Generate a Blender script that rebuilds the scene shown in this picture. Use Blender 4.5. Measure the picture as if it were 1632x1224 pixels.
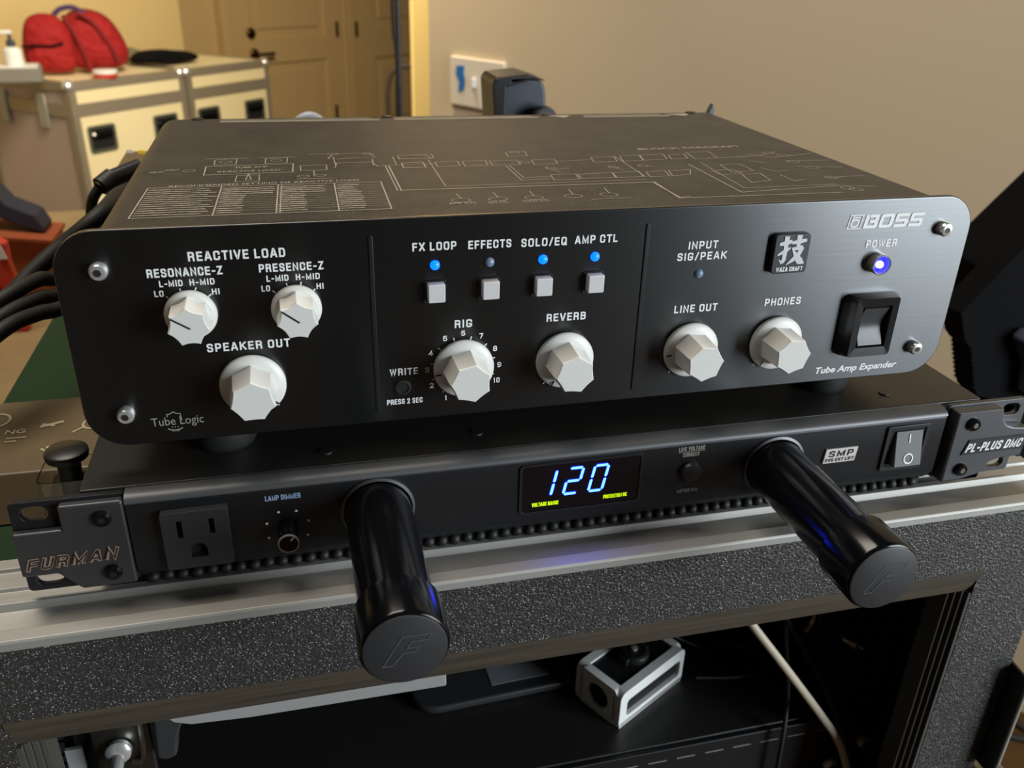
import bpy, bmesh, math, random
from mathutils import Vector, Matrix
from mathutils.geometry import tessellate_polygon
random.seed(7)
S = bpy.context.scene
for o in list(bpy.data.objects): bpy.data.objects.remove(o)
COL = S.collection
PI = math.pi

# ------------------------------------------------------------------ camera, world, light
F = 1386.1                                   # focal length in pixels of the 1632 wide photo
CAM = Vector((-0.11273, -0.34068, 0.18646))
RM = [Vector((0.96996405, -0.2418138, 0.02637867)),      # camera right
      Vector((-0.08375063, -0.43380315, -0.89710683)),   # camera down
      Vector((0.22837596, 0.86795214, -0.44102551))]     # camera forward
cd = bpy.data.cameras.new('camera'); cam = bpy.data.objects.new('camera', cd); COL.objects.link(cam)
cd.sensor_width = 36.0; cd.lens = 36.0*F/1632; cd.clip_start = 0.01; cd.clip_end = 60
M = Matrix.Identity(4)
for i in range(3):
    M[i][0] = RM[0][i]; M[i][1] = -RM[1][i]; M[i][2] = -RM[2][i]; M[i][3] = CAM[i]
cam.matrix_world = M
cd.dof.use_dof = True; cd.dof.focus_distance = 0.385; cd.dof.aperture_fstop = 14.0
S.camera = cam
vs = S.view_settings
vs.view_transform = 'Standard'; vs.look = 'None'; vs.gamma = 1.0; vs.use_curve_mapping = False; vs.exposure = 0.0

w = bpy.data.worlds.new('world'); S.world = w; w.use_nodes = True
w.node_tree.nodes['Background'].inputs[0].default_value = (1.0, 0.9, 0.78, 1)
w.node_tree.nodes['Background'].inputs[1].default_value = 0.03

def area(name, loc, target, sx, sy, power, col):
    l = bpy.data.lights.new(name, 'AREA'); l.shape = 'RECTANGLE'; l.size = sx; l.size_y = sy
    l.energy = power; l.color = col
    o = bpy.data.objects.new(name, l); COL.objects.link(o); o.location = loc
    o.rotation_euler = (Vector(target)-Vector(loc)).to_track_quat('-Z', 'Y').to_euler()
    return o
area('window_daylight', (2.10, -1.95, 0.34), (0.1, 0.15, 0.2), 1.3, 1.6, 98, (0.86, 0.95, 1.0))
area('back_room_lamp', (0.15, 2.35, 1.35), (-0.9, 4.6, -0.4), 0.6, 0.6, 100, (1.0, 0.84, 0.58))
area('warm_fill', (-0.5, 0.5, 2.2), (-0.1, 2.2, -0.5), 1.2, 1.2, 56, (1.0, 0.91, 0.78))  # added fill brightening walls and cases, no lamp known there

# ------------------------------------------------------------------ measuring helpers (sight line of the camera met with a real plane)
def ray(u, v): return RM[0]*((u-816)/F) + RM[1]*((v-612)/F) + RM[2]
def H(u, v, ax, val):
    d = ray(u, v); return CAM + d*((val-CAM[ax])/d[ax])
def RG(u, v, r):
    d = ray(u, v); return CAM + d*(r/math.hypot(d.x, d.y))
def HP(u, v, P, n):
    d = ray(u, v); n = Vector(n); return CAM + d*((Vector(P)-CAM).dot(n)/d.dot(n))

# ------------------------------------------------------------------ materials
def c(r, g, b):
    f = lambda x: (x/255/12.92 if x/255 <= .04045 else ((x/255+.055)/1.055)**2.4)
    return (f(r), f(g), f(b), 1)
def mat(name, col, rough=.5, metal=0., spec=.5, emit=None, estr=0., bump=None, vary=None, aniso=0., tangent=(0, 0, 1), trans=0., coat=0., alpha=1.):
    m = bpy.data.materials.new(name); m.use_nodes = True
    nt = m.node_tree; b = nt.nodes['Principled BSDF']
    b.inputs['Base Color'].default_value = col; b.inputs['Roughness'].default_value = rough
    b.inputs['Metallic'].default_value = metal; b.inputs['Specular IOR Level'].default_value = spec
    b.inputs['Transmission Weight'].default_value = trans; b.inputs['Coat Weight'].default_value = coat
    b.inputs['Alpha'].default_value = alpha
    if emit: b.inputs['Emission Color'].default_value = emit; b.inputs['Emission Strength'].default_value = estr
    tc = nt.nodes.new('ShaderNodeTexCoord')
    if vary:                                  # (scale, colour2, amount) or with stretch vector
        n = nt.nodes.new('ShaderNodeTexNoise'); n.inputs['Scale'].default_value = vary[0]; n.inputs['Detail'].default_value = 4
        mp = nt.nodes.new('ShaderNodeMapping'); mp.inputs['Scale'].default_value = vary[3] if len(vary) > 3 else (1, 1, 1)
        nt.links.new(tc.outputs['Object'], mp.inputs[0]); nt.links.new(mp.outputs[0], n.inputs['Vector'])
        r = nt.nodes.new('ShaderNodeValToRGB'); r.color_ramp.elements[0].position = .5-vary[2]; r.color_ramp.elements[1].position = .5+vary[2]
        r.color_ramp.elements[0].color = col; r.color_ramp.elements[1].color = vary[1]
        nt.links.new(n.outputs[0], r.inputs[0]); nt.links.new(r.outputs[0], b.inputs['Base Color'])
    if bump:                                  # (scale, strength, distance, stretch)
        n = nt.nodes.new('ShaderNodeTexNoise'); n.inputs['Scale'].default_value = bump[0]; n.inputs['Detail'].default_value = 3
        mp = nt.nodes.new('ShaderNodeMapping'); mp.inputs['Scale'].default_value = bump[3] if len(bump) > 3 else (1, 1, 1)
        nt.links.new(tc.outputs['Object'], mp.inputs[0]); nt.links.new(mp.outputs[0], n.inputs['Vector'])
        bp = nt.nodes.new('ShaderNodeBump'); bp.inputs['Strength'].default_value = bump[1]; bp.inputs['Distance'].default_value = bump[2]
        nt.links.new(n.outputs[0], bp.inputs['Height']); nt.links.new(bp.outputs[0], b.inputs['Normal'])
    if aniso:
        b.inputs['Anisotropic'].default_value = aniso
        tg = nt.nodes.new('ShaderNodeCombineXYZ'); tg.inputs[0].default_value, tg.inputs[1].default_value, tg.inputs[2].default_value = tangent      # the gloss spreads along this direction, across the brushing
        nt.links.new(tg.outputs[0], b.inputs['Tangent'])
    return m
K = {}
K['panel'] = mat('brushed_black_aluminium', (.108, .110, .113, 1), .31, .95, bump=(900, .10, .0002, (.02, 1, 1)), aniso=.75)
K['body'] = mat('textured_black_paint', (.030, .027, .024, 1), .50, 0, .42, bump=(2600, .35, .0003), vary=(60, (.05, .046, .04, 1), .2))
K['cond'] = mat('satin_black_steel', (.018, .018, .02, 1), .42, 0, .5, bump=(2200, .12, .0002))
K['condtop'] = mat('black_painted_steel', (.018, .017, .016, 1), .38, 0, .5, bump=(2600, .2, .0002))
K['face'] = mat('black_anodised_face', (.042, .043, .047, 1), .45, .8)
K['ear'] = mat('dark_grey_cast_metal', (.10, .102, .11, 1), .42, .75, bump=(3000, .1, .0002))
K['ink'] = mat('white_ink', c(240, 240, 240), .55)
K['inkdim'] = mat('dim_grey_ink', c(150, 148, 140), .6)
K['topink'] = mat('pale_screen_print', c(176, 167, 150), .6)
K['knob'] = mat('ivory_plastic', c(226, 225, 220), .38)
K['black'] = mat('black_plastic', (.012, .012, .013, 1), .4)
K['gloss'] = mat('gloss_black', (.005, .005, .006, 1), .15, spec=.45)
K['deep'] = mat('black_void', (.004, .004, .004, 1), .8)
K['tube'] = mat('turned_gloss_black', (.003, .003, .004, 1), .17, spec=.34, aniso=.6, tangent=(0, 1, 0))
K['rubber'] = mat('black_rubber', (.014, .014, .014, 1), .55)
K['chrome'] = mat('chrome', c(236, 235, 232), .22, .72)
K['steel'] = mat('zinc_steel', c(170, 166, 155), .3, 1)
K['alu'] = mat('mill_aluminium', c(172, 170, 165), .55, .5, bump=(500, .15, .0003, (.03, 1, 1)))
K['aludull'] = mat('dull_aluminium', c(165, 154, 134), .5, .5)
K['blue'] = mat('blue_led', c(20, 90, 255), .3, emit=(.0, .10, 1.0, 1), estr=3)
K['bluewhite'] = mat('blue_power_led', c(90, 90, 255), .3, emit=(.12, .14, 1.0, 1), estr=6)
K['ledoff'] = mat('clear_led_lens', c(120, 140, 165), .15)
K['digit'] = mat('blue_display_digit', c(120, 170, 255), .4, emit=(.0065, .021, 1.0, 1), estr=42)
K['lime'] = mat('lime_display_text', c(190, 220, 20), .4, emit=(.50, .75, .0, 1), estr=.9)
K['window'] = mat('smoked_display_window', (.006, .005, .008, 1), .18)
K['green'] = mat('green_board', c(24, 52, 26), .75, spec=.25)
K['ply'] = mat('worn_ply_edge', c(78, 68, 52), .8, vary=(40, c(48, 42, 33), .25, (.3, 8, 9)), bump=(300, .4, .0006, (.1, 1, 2)))
K['taupe'] = mat('taupe_card', c(112, 96, 70), .42, vary=(30, c(100, 86, 62), .3))
K['print'] = mat('pale_print', c(190, 175, 145), .6)
K['clear'] = mat('clear_blister_plastic', (1, 1, 1, 1), .06, trans=1.0)
K['cable'] = mat('black_cable', (.011, .010, .008, 1), .62)
K['wcable'] = mat('off_white_cable', c(190, 176, 155), .5)
K['tan'] = mat('tan_wood', c(158, 134, 94), .5, vary=(14, c(128, 108, 74), .3))
K['wallw'] = mat('beige_wall', c(206, 188, 158), .85, bump=(160, .12, .001))
K['wally'] = mat('yellow_cream_wall', c(226, 200, 140), .85)
K['door'] = mat('cream_door_paint', c(188, 160, 112), .55)
K['dark_bronze'] = mat('dark_bronze', c(70, 52, 30), .35, 1)
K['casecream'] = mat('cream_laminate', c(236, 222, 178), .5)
K['caseside'] = mat('shaded_cream_laminate', c(188, 168, 152), .55)  # cream case in shadow: the shade is put into this colour
K['red'] = mat('red_nylon', c(152, 11, 14), .8, bump=(14, .9, .04))
K['reddk'] = mat('dark_red_strap', c(120, 14, 18), .7)
K['navy'] = mat('navy_fabric', c(48, 46, 58), .85)
K['orange'] = mat('orange_brown_card', c(150, 70, 30), .7)
K['redcard'] = mat('red_printed_card', c(205, 58, 36), .6)
K['white'] = mat('white_plastic', c(232, 232, 230), .45)
K['plate'] = mat('white_switch_plate', c(226, 216, 200), .4)
K['tape'] = mat('blue_masking_tape', c(30, 110, 185), .7)
K['fabric'] = mat('black_fabric', (.004, .004, .005, 1), .95, 0, .12, bump=(900, .3, .0006))
K['greyfoam'] = mat('grey_felt', c(128, 125, 116), .9, bump=(200, .3, .003))
K['carpet'] = mat('brown_carpet', c(92, 65, 37), .95, 0, .1, bump=(300, .4, .002), vary=(9, c(72, 50, 28), .3))
K['bluegrey'] = mat('blue_grey_plastic', c(62, 67, 78), .4)
K['pale'] = mat('pale_grey_metal', c(150, 150, 150), .5)
K['sticker'] = mat('grey_sticker', c(120, 122, 128), .6)
K['bluetxt'] = mat('blue_print', c(30, 90, 170), .6)
K['smp'] = mat('silver_label', c(205, 200, 195), .45)
K['badge'] = mat('dark_badge', (.012, .012, .014, 1), .45)
K['tin'] = mat('red_tin', c(200, 60, 40), .5)

def granular():
    m = bpy.data.materials.new('sprayed_glitter_coating'); m.use_nodes = True
    nt = m.node_tree; b = nt.nodes['Principled BSDF']; b.inputs['Roughness'].default_value = .45
    tc = nt.nodes.new('ShaderNodeTexCoord')
    v = nt.nodes.new('ShaderNodeTexVoronoi'); v.inputs['Scale'].default_value = 1700
    nt.links.new(tc.outputs['Object'], v.inputs['Vector'])
    sep = nt.nodes.new('ShaderNodeSeparateColor'); nt.links.new(v.outputs['Color'], sep.inputs[0])
    r = nt.nodes.new('ShaderNodeValToRGB'); e = r.color_ramp.elements
    e[0].position = .0; e[0].color = c(46, 45, 46); e[1].position = 1; e[1].color = c(215, 210, 208)
    k = r.color_ramp.elements.new(.78); k.color = c(78, 76, 76)
    k = r.color_ramp.elements.new(.93); k.color = c(150, 146, 145)
    nt.links.new(sep.outputs[0], r.inputs[0])
    # every flake is a small dot inside its cell
    d = nt.nodes.new('ShaderNodeMapRange'); d.inputs[1].default_value = .25; d.inputs[2].default_value = .6; d.inputs[3].default_value = 1; d.inputs[4].default_value = 0
    nt.links.new(v.outputs['Distance'], d.inputs[0])
    mx = nt.nodes.new('ShaderNodeMix'); mx.data_type = 'RGBA'; mx.inputs[6].default_value = c(44, 43, 44)
    nt.links.new(d.outputs[0], mx.inputs[0]); nt.links.new(r.outputs[0], mx.inputs[7]); nt.links.new(mx.outputs[2], b.inputs['Base Color'])
    n = nt.nodes.new('ShaderNodeTexNoise'); n.inputs['Scale'].default_value = 700; nt.links.new(tc.outputs['Object'], n.inputs['Vector'])
    bp = nt.nodes.new('ShaderNodeBump'); bp.inputs['Strength'].default_value = .8; bp.inputs['Distance'].default_value = .001
    nt.links.new(n.outputs[0], bp.inputs['Height']); nt.links.new(bp.outputs[0], b.inputs['Normal'])
    return m
K['gran'] = granular()

# ------------------------------------------------------------------ mesh helpers
PL = {'xz': lambda a, b, d: (a, d, b), 'xy': lambda a, b, d: (a, b, d), 'yz': lambda a, b, d: (d, a, b)}
def prism(bm, pts, d0, d1, plane='xz', holes=(), fn=None):
    f = fn or PL[plane]
    loops = [list(pts)] + [list(h) for h in holes]
    flat = [p for l in loops for p in l]
    tris = tessellate_polygon([[Vector((p[0], p[1], 0)) for p in l] for l in loops])
    va = [bm.verts.new(f(p[0], p[1], d0)) for p in flat]; vb = [bm.verts.new(f(p[0], p[1], d1)) for p in flat]
    if len(loops) == 1 and len(flat) <= 64 and convex(flat):
        bm.faces.new(va); bm.faces.new(vb[::-1])
    else:
        for t in tris:
            try: bm.faces.new([va[i] for i in t]); bm.faces.new([vb[i] for i in t[::-1]])
            except ValueError: pass
    i = 0
    for l in loops:
        n = len(l)
        for k in range(n):
            a, b = i+k, i+(k+1) % n
            bm.faces.new((va[a], va[b], vb[b], vb[a]))
        i += n
def convex(p):
    s = 0
    for i in range(len(p)):
        a, b, d = p[i], p[(i+1) % len(p)], p[(i+2) % len(p)]
        z = (b[0]-a[0])*(d[1]-b[1])-(b[1]-a[1])*(d[0]-b[0])
        if abs(z) < 1e-14: continue
        if s == 0: s = z > 0
        elif (z > 0) != s: return False
        s = (z > 0) if s == 0 else s
    return True
def box(bm, x0, x1, y0, y1, z0, z1): prism(bm, [(x0, z0), (x1, z0), (x1, z1), (x0, z1)], y0, y1)
def rrect(x0, x1, z0, z1, r, n=6):
    out = []
    for cx, cz, a in ((x1-r, z0+r, -PI/2), (x1-r, z1-r, 0), (x0+r, z1-r, PI/2), (x0+r, z0+r, PI)):
        for k in range(n+1): t = a+PI/2*k/n; out.append((cx+r*math.cos(t), cz+r*math.sin(t)))
    return out
def circ(x, z, r, n=24, rz=None): return [(x+r*math.cos(2*PI*k/n), z+(rz or r)*math.sin(2*PI*k/n)) for k in range(n)]
def frame_of(d):
    d = Vector(d).normalized(); u = d.orthogonal().normalized(); return d, u, d.cross(u)
def lathe(bm, prof, o, axis, n=32, ang0=0):
    d, u, v = frame_of(axis); o = Vector(o); rings = []
    for r, h in prof:
        if r < 1e-7: rings.append([bm.verts.new(o+d*h)])
        else: rings.append([bm.verts.new(o+d*h+(u*math.cos(2*PI*k/n+ang0)+v*math.sin(2*PI*k/n+ang0))*r) for k in range(n)])
    for a, b in zip(rings, rings[1:]):
        for k in range(n):
            k2 = (k+1) % n
            if len(a) == 1 and len(b) == 1: continue
            if len(a) == 1: bm.faces.new((a[0], b[k], b[k2]))
            elif len(b) == 1: bm.faces.new((a[k], a[k2], b[0]))
            else: bm.faces.new((a[k], a[k2], b[k2], b[k]))
def disc_cap(prof):  # closes a profile on both ends
    return [(0, prof[0][1])]+prof+[(0, prof[-1][1])]
def smooth_path(pts, n=8):
    P = [Vector(p) for p in pts]; P = [P[0]*2-P[1]]+P+[P[-1]*2-P[-2]]; out = []
    for i in range(1, len(P)-2):
        for k in range(n):
            t = k/n; a, b, d, e = P[i-1:i+3]
            out.append(.5*((2*b)+(d-a)*t+(2*a-5*b+4*d-e)*t*t+(3*b-a-3*d+e)*t**3))
    out.append(P[-2]); return out
def tube(bm, pts, r, n=10, smooth=True):
    P = smooth_path(pts) if smooth else [Vector(p) for p in pts]
    rr = r if callable(r) else (lambda t: r)
    d0 = (P[1]-P[0]).normalized(); u = d0.orthogonal().normalized(); rings = []
    for i, p in enumerate(P):
        d = (P[min(i+1, len(P)-1)]-P[max(i-1, 0)]).normalized()
        u = (u-d*u.dot(d)).normalized(); v = d.cross(u); q = rr(i/(len(P)-1))
        rings.append([bm.verts.new(p+(u*math.cos(2*PI*k/n)+v*math.sin(2*PI*k/n))*q) for k in range(n)])
    for a, b in zip(rings, rings[1:]):
        for k in range(n): bm.faces.new((a[k], a[(k+1) % n], b[(k+1) % n], b[k]))
    bm.faces.new(rings[0][::-1]); bm.faces.new(rings[-1])
def obj(name, bm, m, parent=None, bevel=0, seg=2, ang=38, sub=0, smooth=True):
    bmesh.ops.recalc_face_normals(bm, faces=bm.faces)
    for f in bm.faces: f.smooth = smooth
    for e in bm.edges:
        if len(e.link_faces) == 2 and e.calc_face_angle(0) > math.radians(ang): e.smooth = False
    me = bpy.data.meshes.new(name); bm.to_mesh(me); bm.free()
    o = bpy.data.objects.new(name, me); COL.objects.link(o)
    if m is not None: me.materials.append(K[m] if isinstance(m, str) else m)
    if parent is not None: attach(o, parent)
    if bevel:
        b = o.modifiers.new('bevel', 'BEVEL'); b.width = bevel; b.segments = seg; b.limit_method = 'ANGLE'; b.angle_limit = math.radians(35); b.harden_normals = True
    if sub:
        s = o.modifiers.new('sub', 'SUBSURF'); s.levels = sub; s.render_levels = sub
    return o
ROOT = {}
def wmat(o):
    m = Matrix.Translation(o.location) @ o.rotation_euler.to_matrix().to_4x4()
    return (wmat(o.parent) @ o.matrix_parent_inverse @ m) if o.parent else m
def attach(o, parent):
    o.parent = parent; o.matrix_parent_inverse = wmat(parent).inverted()
def tag(o, label, cat, group=None):
    o['label'] = label; o['category'] = cat
    if group: o['group'] = group
    return o
def thing(name, loc, label, cat, group=None):
    o = bpy.data.objects.new(name, None); o.empty_display_size = .02; COL.objects.link(o); o.location = loc
    return tag(o, label, cat, group)
def struct(o): o['kind'] = 'structure'; return o
def BM(): return bmesh.new()

# writing and printed marks
LAY = [0]
def nxt(): LAY[0] = (LAY[0]+1) % 40
OFF = lambda: LAY[0]*3e-6                     # ink strokes that cross lie a hair above one another
front = lambda y: (lambda a, b: (a, y-OFF(), b))
def text_bm(bm, s, x0, z0, x1, h, fn, z1=None, shear=0., bold=.015, sp=1.0):
    """s fills the box x0..x1 wide, h tall, with its base running from z0 to z1"""
    cu = bpy.data.curves.new('t', 'FONT'); cu.body = s; cu.size = 1; cu.offset = bold; cu.resolution_u = 3; cu.space_character = sp
    to = bpy.data.objects.new('t', cu); COL.objects.link(to)
    me = bpy.data.meshes.new_from_object(to.evaluated_get(bpy.context.evaluated_depsgraph_get()))
    bpy.data.objects.remove(to); bpy.data.curves.remove(cu)
    xs = [v.co.x for v in me.vertices]; ys = [v.co.y for v in me.vertices]
    ax, bx, ay, by = min(xs), max(xs), min(ys), max(ys); z1 = z0 if z1 is None else z1
    vv = []
    for v in me.vertices:
        t = (v.co.x-ax)/(bx-ax); q = (v.co.y-ay)/(by-ay)
        vv.append(bm.verts.new(fn(x0+t*(x1-x0)+shear*q*h, z0+t*(z1-z0)+q*h)))
    for p in me.polygons:
        try: bm.faces.new([vv[i] for i in p.vertices])
        except ValueError: pass
    bpy.data.meshes.remove(me)
def stroke(bm, pts, wd, fn, closed=False):
    pts = [Vector((p[0], p[1])) for p in pts]
    segs = list(zip(pts, pts[1:]+(pts[:1] if closed else []))) if closed else list(zip(pts, pts[1:]))
    for a, b in segs:
        d = (b-a)
        if d.length < 1e-9: continue
        d.normalize(); nrm = Vector((-d.y, d.x))*wd/2; e = d*wd/2*.9
        q = [a-e+nrm, a-e-nrm, b+e-nrm, b+e+nrm]; nxt()
        bm.faces.new([bm.verts.new(fn(p.x, p.y)) for p in q])
def poly(bm, pts, fn):
    nxt()
    tris = tessellate_polygon([[Vector((p[0], p[1], 0)) for p in pts]])
    v = [bm.verts.new(fn(*p)) for p in pts]
    for t in tris:
        try: bm.faces.new([v[i] for i in t])
        except ValueError: pass
def ring_flat(bm, pts_out, pts_in, fn):
    a = [bm.verts.new(fn(*p)) for p in pts_out]; b = [bm.verts.new(fn(*p)) for p in pts_in]; n = len(a)
    for k in range(n): bm.faces.new((a[k], a[(k+1) % n], b[(k+1) % n], b[k]))
def _o(x0, y0, x1, y1, k=.28, q=.14):      # closed rounded loop
    return [(x0, y0+q), (x0+k*.35, y0+q*.3), (x0+k, y0), (x1-k, y0), (x1-k*.35, y0+q*.3), (x1, y0+q), (x1, y1-q), (x1-k*.35, y1-q*.3), (x1-k, y1), (x0+k, y1), (x0+k*.35, y1-q*.3), (x0, y1-q), (x0, y0+q)]
O_ = _o(0, 0, 1, 1)
def _bowl(y0, y1, x1=1): return [(0, y0), (x1-.3, y0), (x1-.08, y0+(y1-y0)*.1), (x1, y0+(y1-y0)*.28), (x1, y1-(y1-y0)*.28), (x1-.08, y1-(y1-y0)*.1), (x1-.3, y1), (0, y1)]
GL = {'A': (.95, [[(-.04, 0), (.42, 1), (.58, 1), (1.04, 0)], [(.2, .26), (.8, .26)]]), 'B': (.9, [[(0, 0), (0, 1)], _bowl(.53, 1, .95), _bowl(0, .53)]), 'C': (.9, [O_[5:6][:0]+[(1, .3), (1, .14), (.9, .04), (.72, 0), (.28, 0), (.1, .04), (0, .14), (0, .86), (.1, .96), (.28, 1), (.72, 1), (.9, .96), (1, .86), (1, .70)]]),
      'D': (.9, [[(0, 0), (0, 1)], _bowl(0, 1)]), 'E': (.78, [[(1, 0), (0, 0), (0, 1), (1, 1)], [(0, .52), (.9, .52)]]), 'F': (.75, [[(0, 0), (0, 1), (1, 1)], [(0, .5), (.9, .5)]]),
      'G': (.92, [[(1, .78), (1, .88), (.9, .96), (.72, 1), (.28, 1), (.1, .96), (0, .86), (0, .14), (.1, .04), (.28, 0), (.72, 0), (1, .12), (1, .42), (.55, .42)]]), 'H': (.92, [[(0, 0), (0, 1)], [(1, 0), (1, 1)], [(0, .52), (1, .52)]]), 'I': (.02, [[(.5, 0), (.5, 1)]]),
      'J': (.7, [[(1, 1), (1, .16), (.8, 0), (.2, 0), (0, .16), (0, .3)]]), 'K': (.95, [[(0, 0), (0, 1)], [(1, 1), (.05, .42)], [(.32, .6), (1.02, 0)]]), 'L': (.72, [[(0, 1), (0, 0), (1, 0)]]), 'M': (1.2, [[(0, 0), (0, 1), (.5, .1), (1, 1), (1, 0)]]), 'N': (.95, [[(0, 0), (0, 1), (1, 0), (1, 1)]]),
      'O': (.92, [O_]), 'P': (.85, [[(0, 0), (0, 1)], _bowl(.42, 1)]), 'Q': (.92, [O_, [(.6, .22), (1.05, -.04)]]), 'R': (.9, [[(0, 0), (0, 1)], _bowl(.48, 1, .96), [(.6, .48), (.92, .38), (.98, 0)]]),
      'S': (.86, [[(0, .19), (.02, .12), (.1, .04), (.28, 0), (.72, 0), (.9, .04), (1, .14), (1, .36), (.85, .46), (.15, .58), (0, .68), (0, .86), (.1, .96), (.28, 1), (.72, 1), (.9, .96), (.98, .88), (1, .81)]]), 'T': (.8, [[(-.05, 1), (1.05, 1)], [(.5, 0), (.5, 1)]]), 'U': (.9, [[(0, 1), (0, .14), (.1, .04), (.28, 0), (.72, 0), (.9, .04), (1, .14), (1, 1)]]),
      'V': (.95, [[(-.04, 1), (.44, 0), (.56, 0), (1.04, 1)]]), 'W': (1.35, [[(0, 1), (.24, 0), (.5, .95), (.76, 0), (1, 1)]]), 'X': (.95, [[(0, 0), (1, 1)], [(0, 1), (1, 0)]]), 'Y': (.95, [[(0, 1), (.5, .45), (1, 1)], [(.5, 0), (.5, .45)]]), 'Z': (.85, [[(0, 1), (1, 1), (0, 0), (1, 0)]]),
      '-': (.45, [[(0, .42), (1, .42)]]), '/': (.55, [[(0, -.05), (1, 1.05)]]), '.': (.02, [[(.5, -.02), (.5, .06)]]), '0': (.8, [O_]), '1': (.3, [[(0, .78), (.75, 1), (.75, 0)]]), '2': (.8, [[(0, .74), (0, .88), (.25, 1), (.75, 1), (1, .86), (1, .64), (0, 0), (1, 0)]]), '3': (.8, [[(0, .8), (.1, .95), (.3, 1), (.8, 1), (1, .86), (1, .62), (.8, .53), (.4, .53)], [(.8, .53), (1, .42), (1, .14), (.8, 0), (.3, 0), (.1, .05), (0, .2)]]),
      '4': (.85, [[(.75, 0), (.75, 1), (0, .28), (1.05, .28)]]), '5': (.8, [[(.95, 1), (.08, 1), (.02, .5), (.3, .6), (.8, .6), (1, .46), (1, .14), (.75, 0), (.25, 0), (0, .16)]]), '6': (.8, [[(.92, .93), (.80, .99), (.3, 1), (0, .82), (0, .16), (.3, 0), (.75, 0), (1, .14), (1, .42), (.75, .56), (.25, .56), (0, .42)]]), '7': (.8, [[(0, 1), (1, 1), (.35, 0)]]),
      '8': (.82, [_o(0, 0, 1, .53), _o(.05, .53, .95, 1)]), '9': (.8, [[(.08, .07), (.2, .01), (.7, 0), (1, .18), (1, .84), (.7, 1), (.25, 1), (0, .86), (0, .58), (.25, .44), (.75, .44), (1, .58)]])}
def block_text(bm, s, x0, z0, x1, h, fn, z1=None, shear=0., wt=.19):
    """bold condensed capitals drawn with an even stroke, filling x0..x1"""
    z1 = z0 if z1 is None else z1; t = wt*h
    cw = .46; gap = .155+wt
    adv = 0; lay = []
    for ch in s:
        if ch == ' ': adv += .34; continue
        w_, P = GL[ch]; lay.append((adv, w_*cw, P)); adv += w_*cw+gap
    tot = adv-gap; sx = (x1-x0-t)/max(tot, 1e-6) if tot > .02 else 0
    for a, w_, P in lay:
        for pl_ in P:
            pts = []
            for (px, py) in pl_:
                X = x0+t/2+(a+px*w_)*sx; Z = t/2+py*(h-t)
                pts.append((X+shear*Z, z0+(z1-z0)*(X-x0)/(x1-x0)+Z))
            ribbon(bm, pts, t, fn)
def ribbon(bm, pts, t, fn):
    nxt()
    pts = [Vector(p) for p in pts]; closed = (pts[0]-pts[-1]).length < 1e-9 and len(pts) > 2
    if closed: pts = pts[:-1]
    n = len(pts); L_ = []
    for i, p in enumerate(pts):
        a = pts[(i-1) % n] if (closed or i > 0) else None; b = pts[(i+1) % n] if (closed or i < n-1) else None
        d0 = (p-a).normalized() if a is not None else (b-p).normalized(); d1 = (b-p).normalized() if b is not None else d0
        n0 = Vector((-d0.y, d0.x)); n1 = Vector((-d1.y, d1.x)); m_ = (n0+n1)
        if m_.length < 1e-6: m_ = n0
        m_.normalize(); k = min(1/max(m_.dot(n0), .3), 2.2)
        e = Vector((0, 0))
        if not closed and i == 0: e = -d1*t/2*.95
        if not closed and i == n-1: e = d0*t/2*.95
        L_.append((p+e+m_*k*t/2, p+e-m_*k*t/2))
    V = [(bm.verts.new(fn(a.x, a.y)), bm.verts.new(fn(b.x, b.y))) for a, b in L_]
    for i in range(n if closed else n-1):
        a, b = V[i], V[(i+1) % n]; bm.faces.new((a[0], a[1], b[1], b[0]))
def lettering(name, m, parent, items, y):
    for it in items:
        bm = BM()
        if it[0].upper() == it[0]: block_text(bm, it[0], it[1], it[2], it[3], it[4], front(y), shear=it[5] if len(it) > 5 else 0)
        else: text_bm(bm, it[0], it[1], it[2], it[3], it[4], front(y), shear=it[5] if len(it) > 5 else 0, bold=it[6] if len(it) > 6 else .03)
        obj(name, bm, m, parent, smooth=False)

# ================================================================== SETTING
ZF = -1.25
U = Vector((.78, .626, 0)).normalized(); N = Vector((-U.y, U.x, 0))       # direction of the far walls and their inward back
def wallquad(name, A, dirv, l0, l1, z0, z1, m, th=.1, back=None):
    A = Vector(A); d = Vector(dirv).normalized(); nb = back or Vector((-d.y, d.x, 0))
    bm = BM(); P = [A+d*l0, A+d*l1, A+d*l1+nb*th, A+d*l0+nb*th]
    prism(bm, [(p.x, p.y) for p in P], z0, z1, 'xy')
    return struct(obj(name, bm, m))
bm = BM(); box(bm, -6, 6, -4, 10, ZF-.05, ZF); struct(obj('floor', bm, 'carpet'))
CORN = RG(291, 60, 6.1); wallquad('wall_left', CORN, U, -4.5, 0, ZF, 1.6, 'wally', .12)
DW = RG(460, 57, 6.55); wallquad('wall_back', DW+N*.06, U, -2.5, 4.5, ZF, 1.6, 'door', .12)
DR = Vector((.52, -.854, 0)).normalized(); KC = RG(684, 100, 2.75)
wallquad('wall_right', KC, DR, 0, 5.5, ZF, 1.6, 'wallw', .12, Vector((.854, .52, 0)))
# pale casing strip seen past the end of the beige wall
T0 = RG(658, 90, 3.6); T1 = RG(720, 90, 3.75)
bm = BM(); d = (T1-T0); d.z = 0; d.normalize(); nb = Vector((-d.y, d.x, 0))
P = [T0, T0+d*.3, T0+d*.3+nb*.014, T0+nb*.014]; prism(bm, [(p.x, p.y) for p in P], ZF, 1.6, 'xy')
struct(obj('trim_1', bm, mat('yellow_cream_casing', c(240, 212, 140), .6), bevel=.004))
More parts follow.
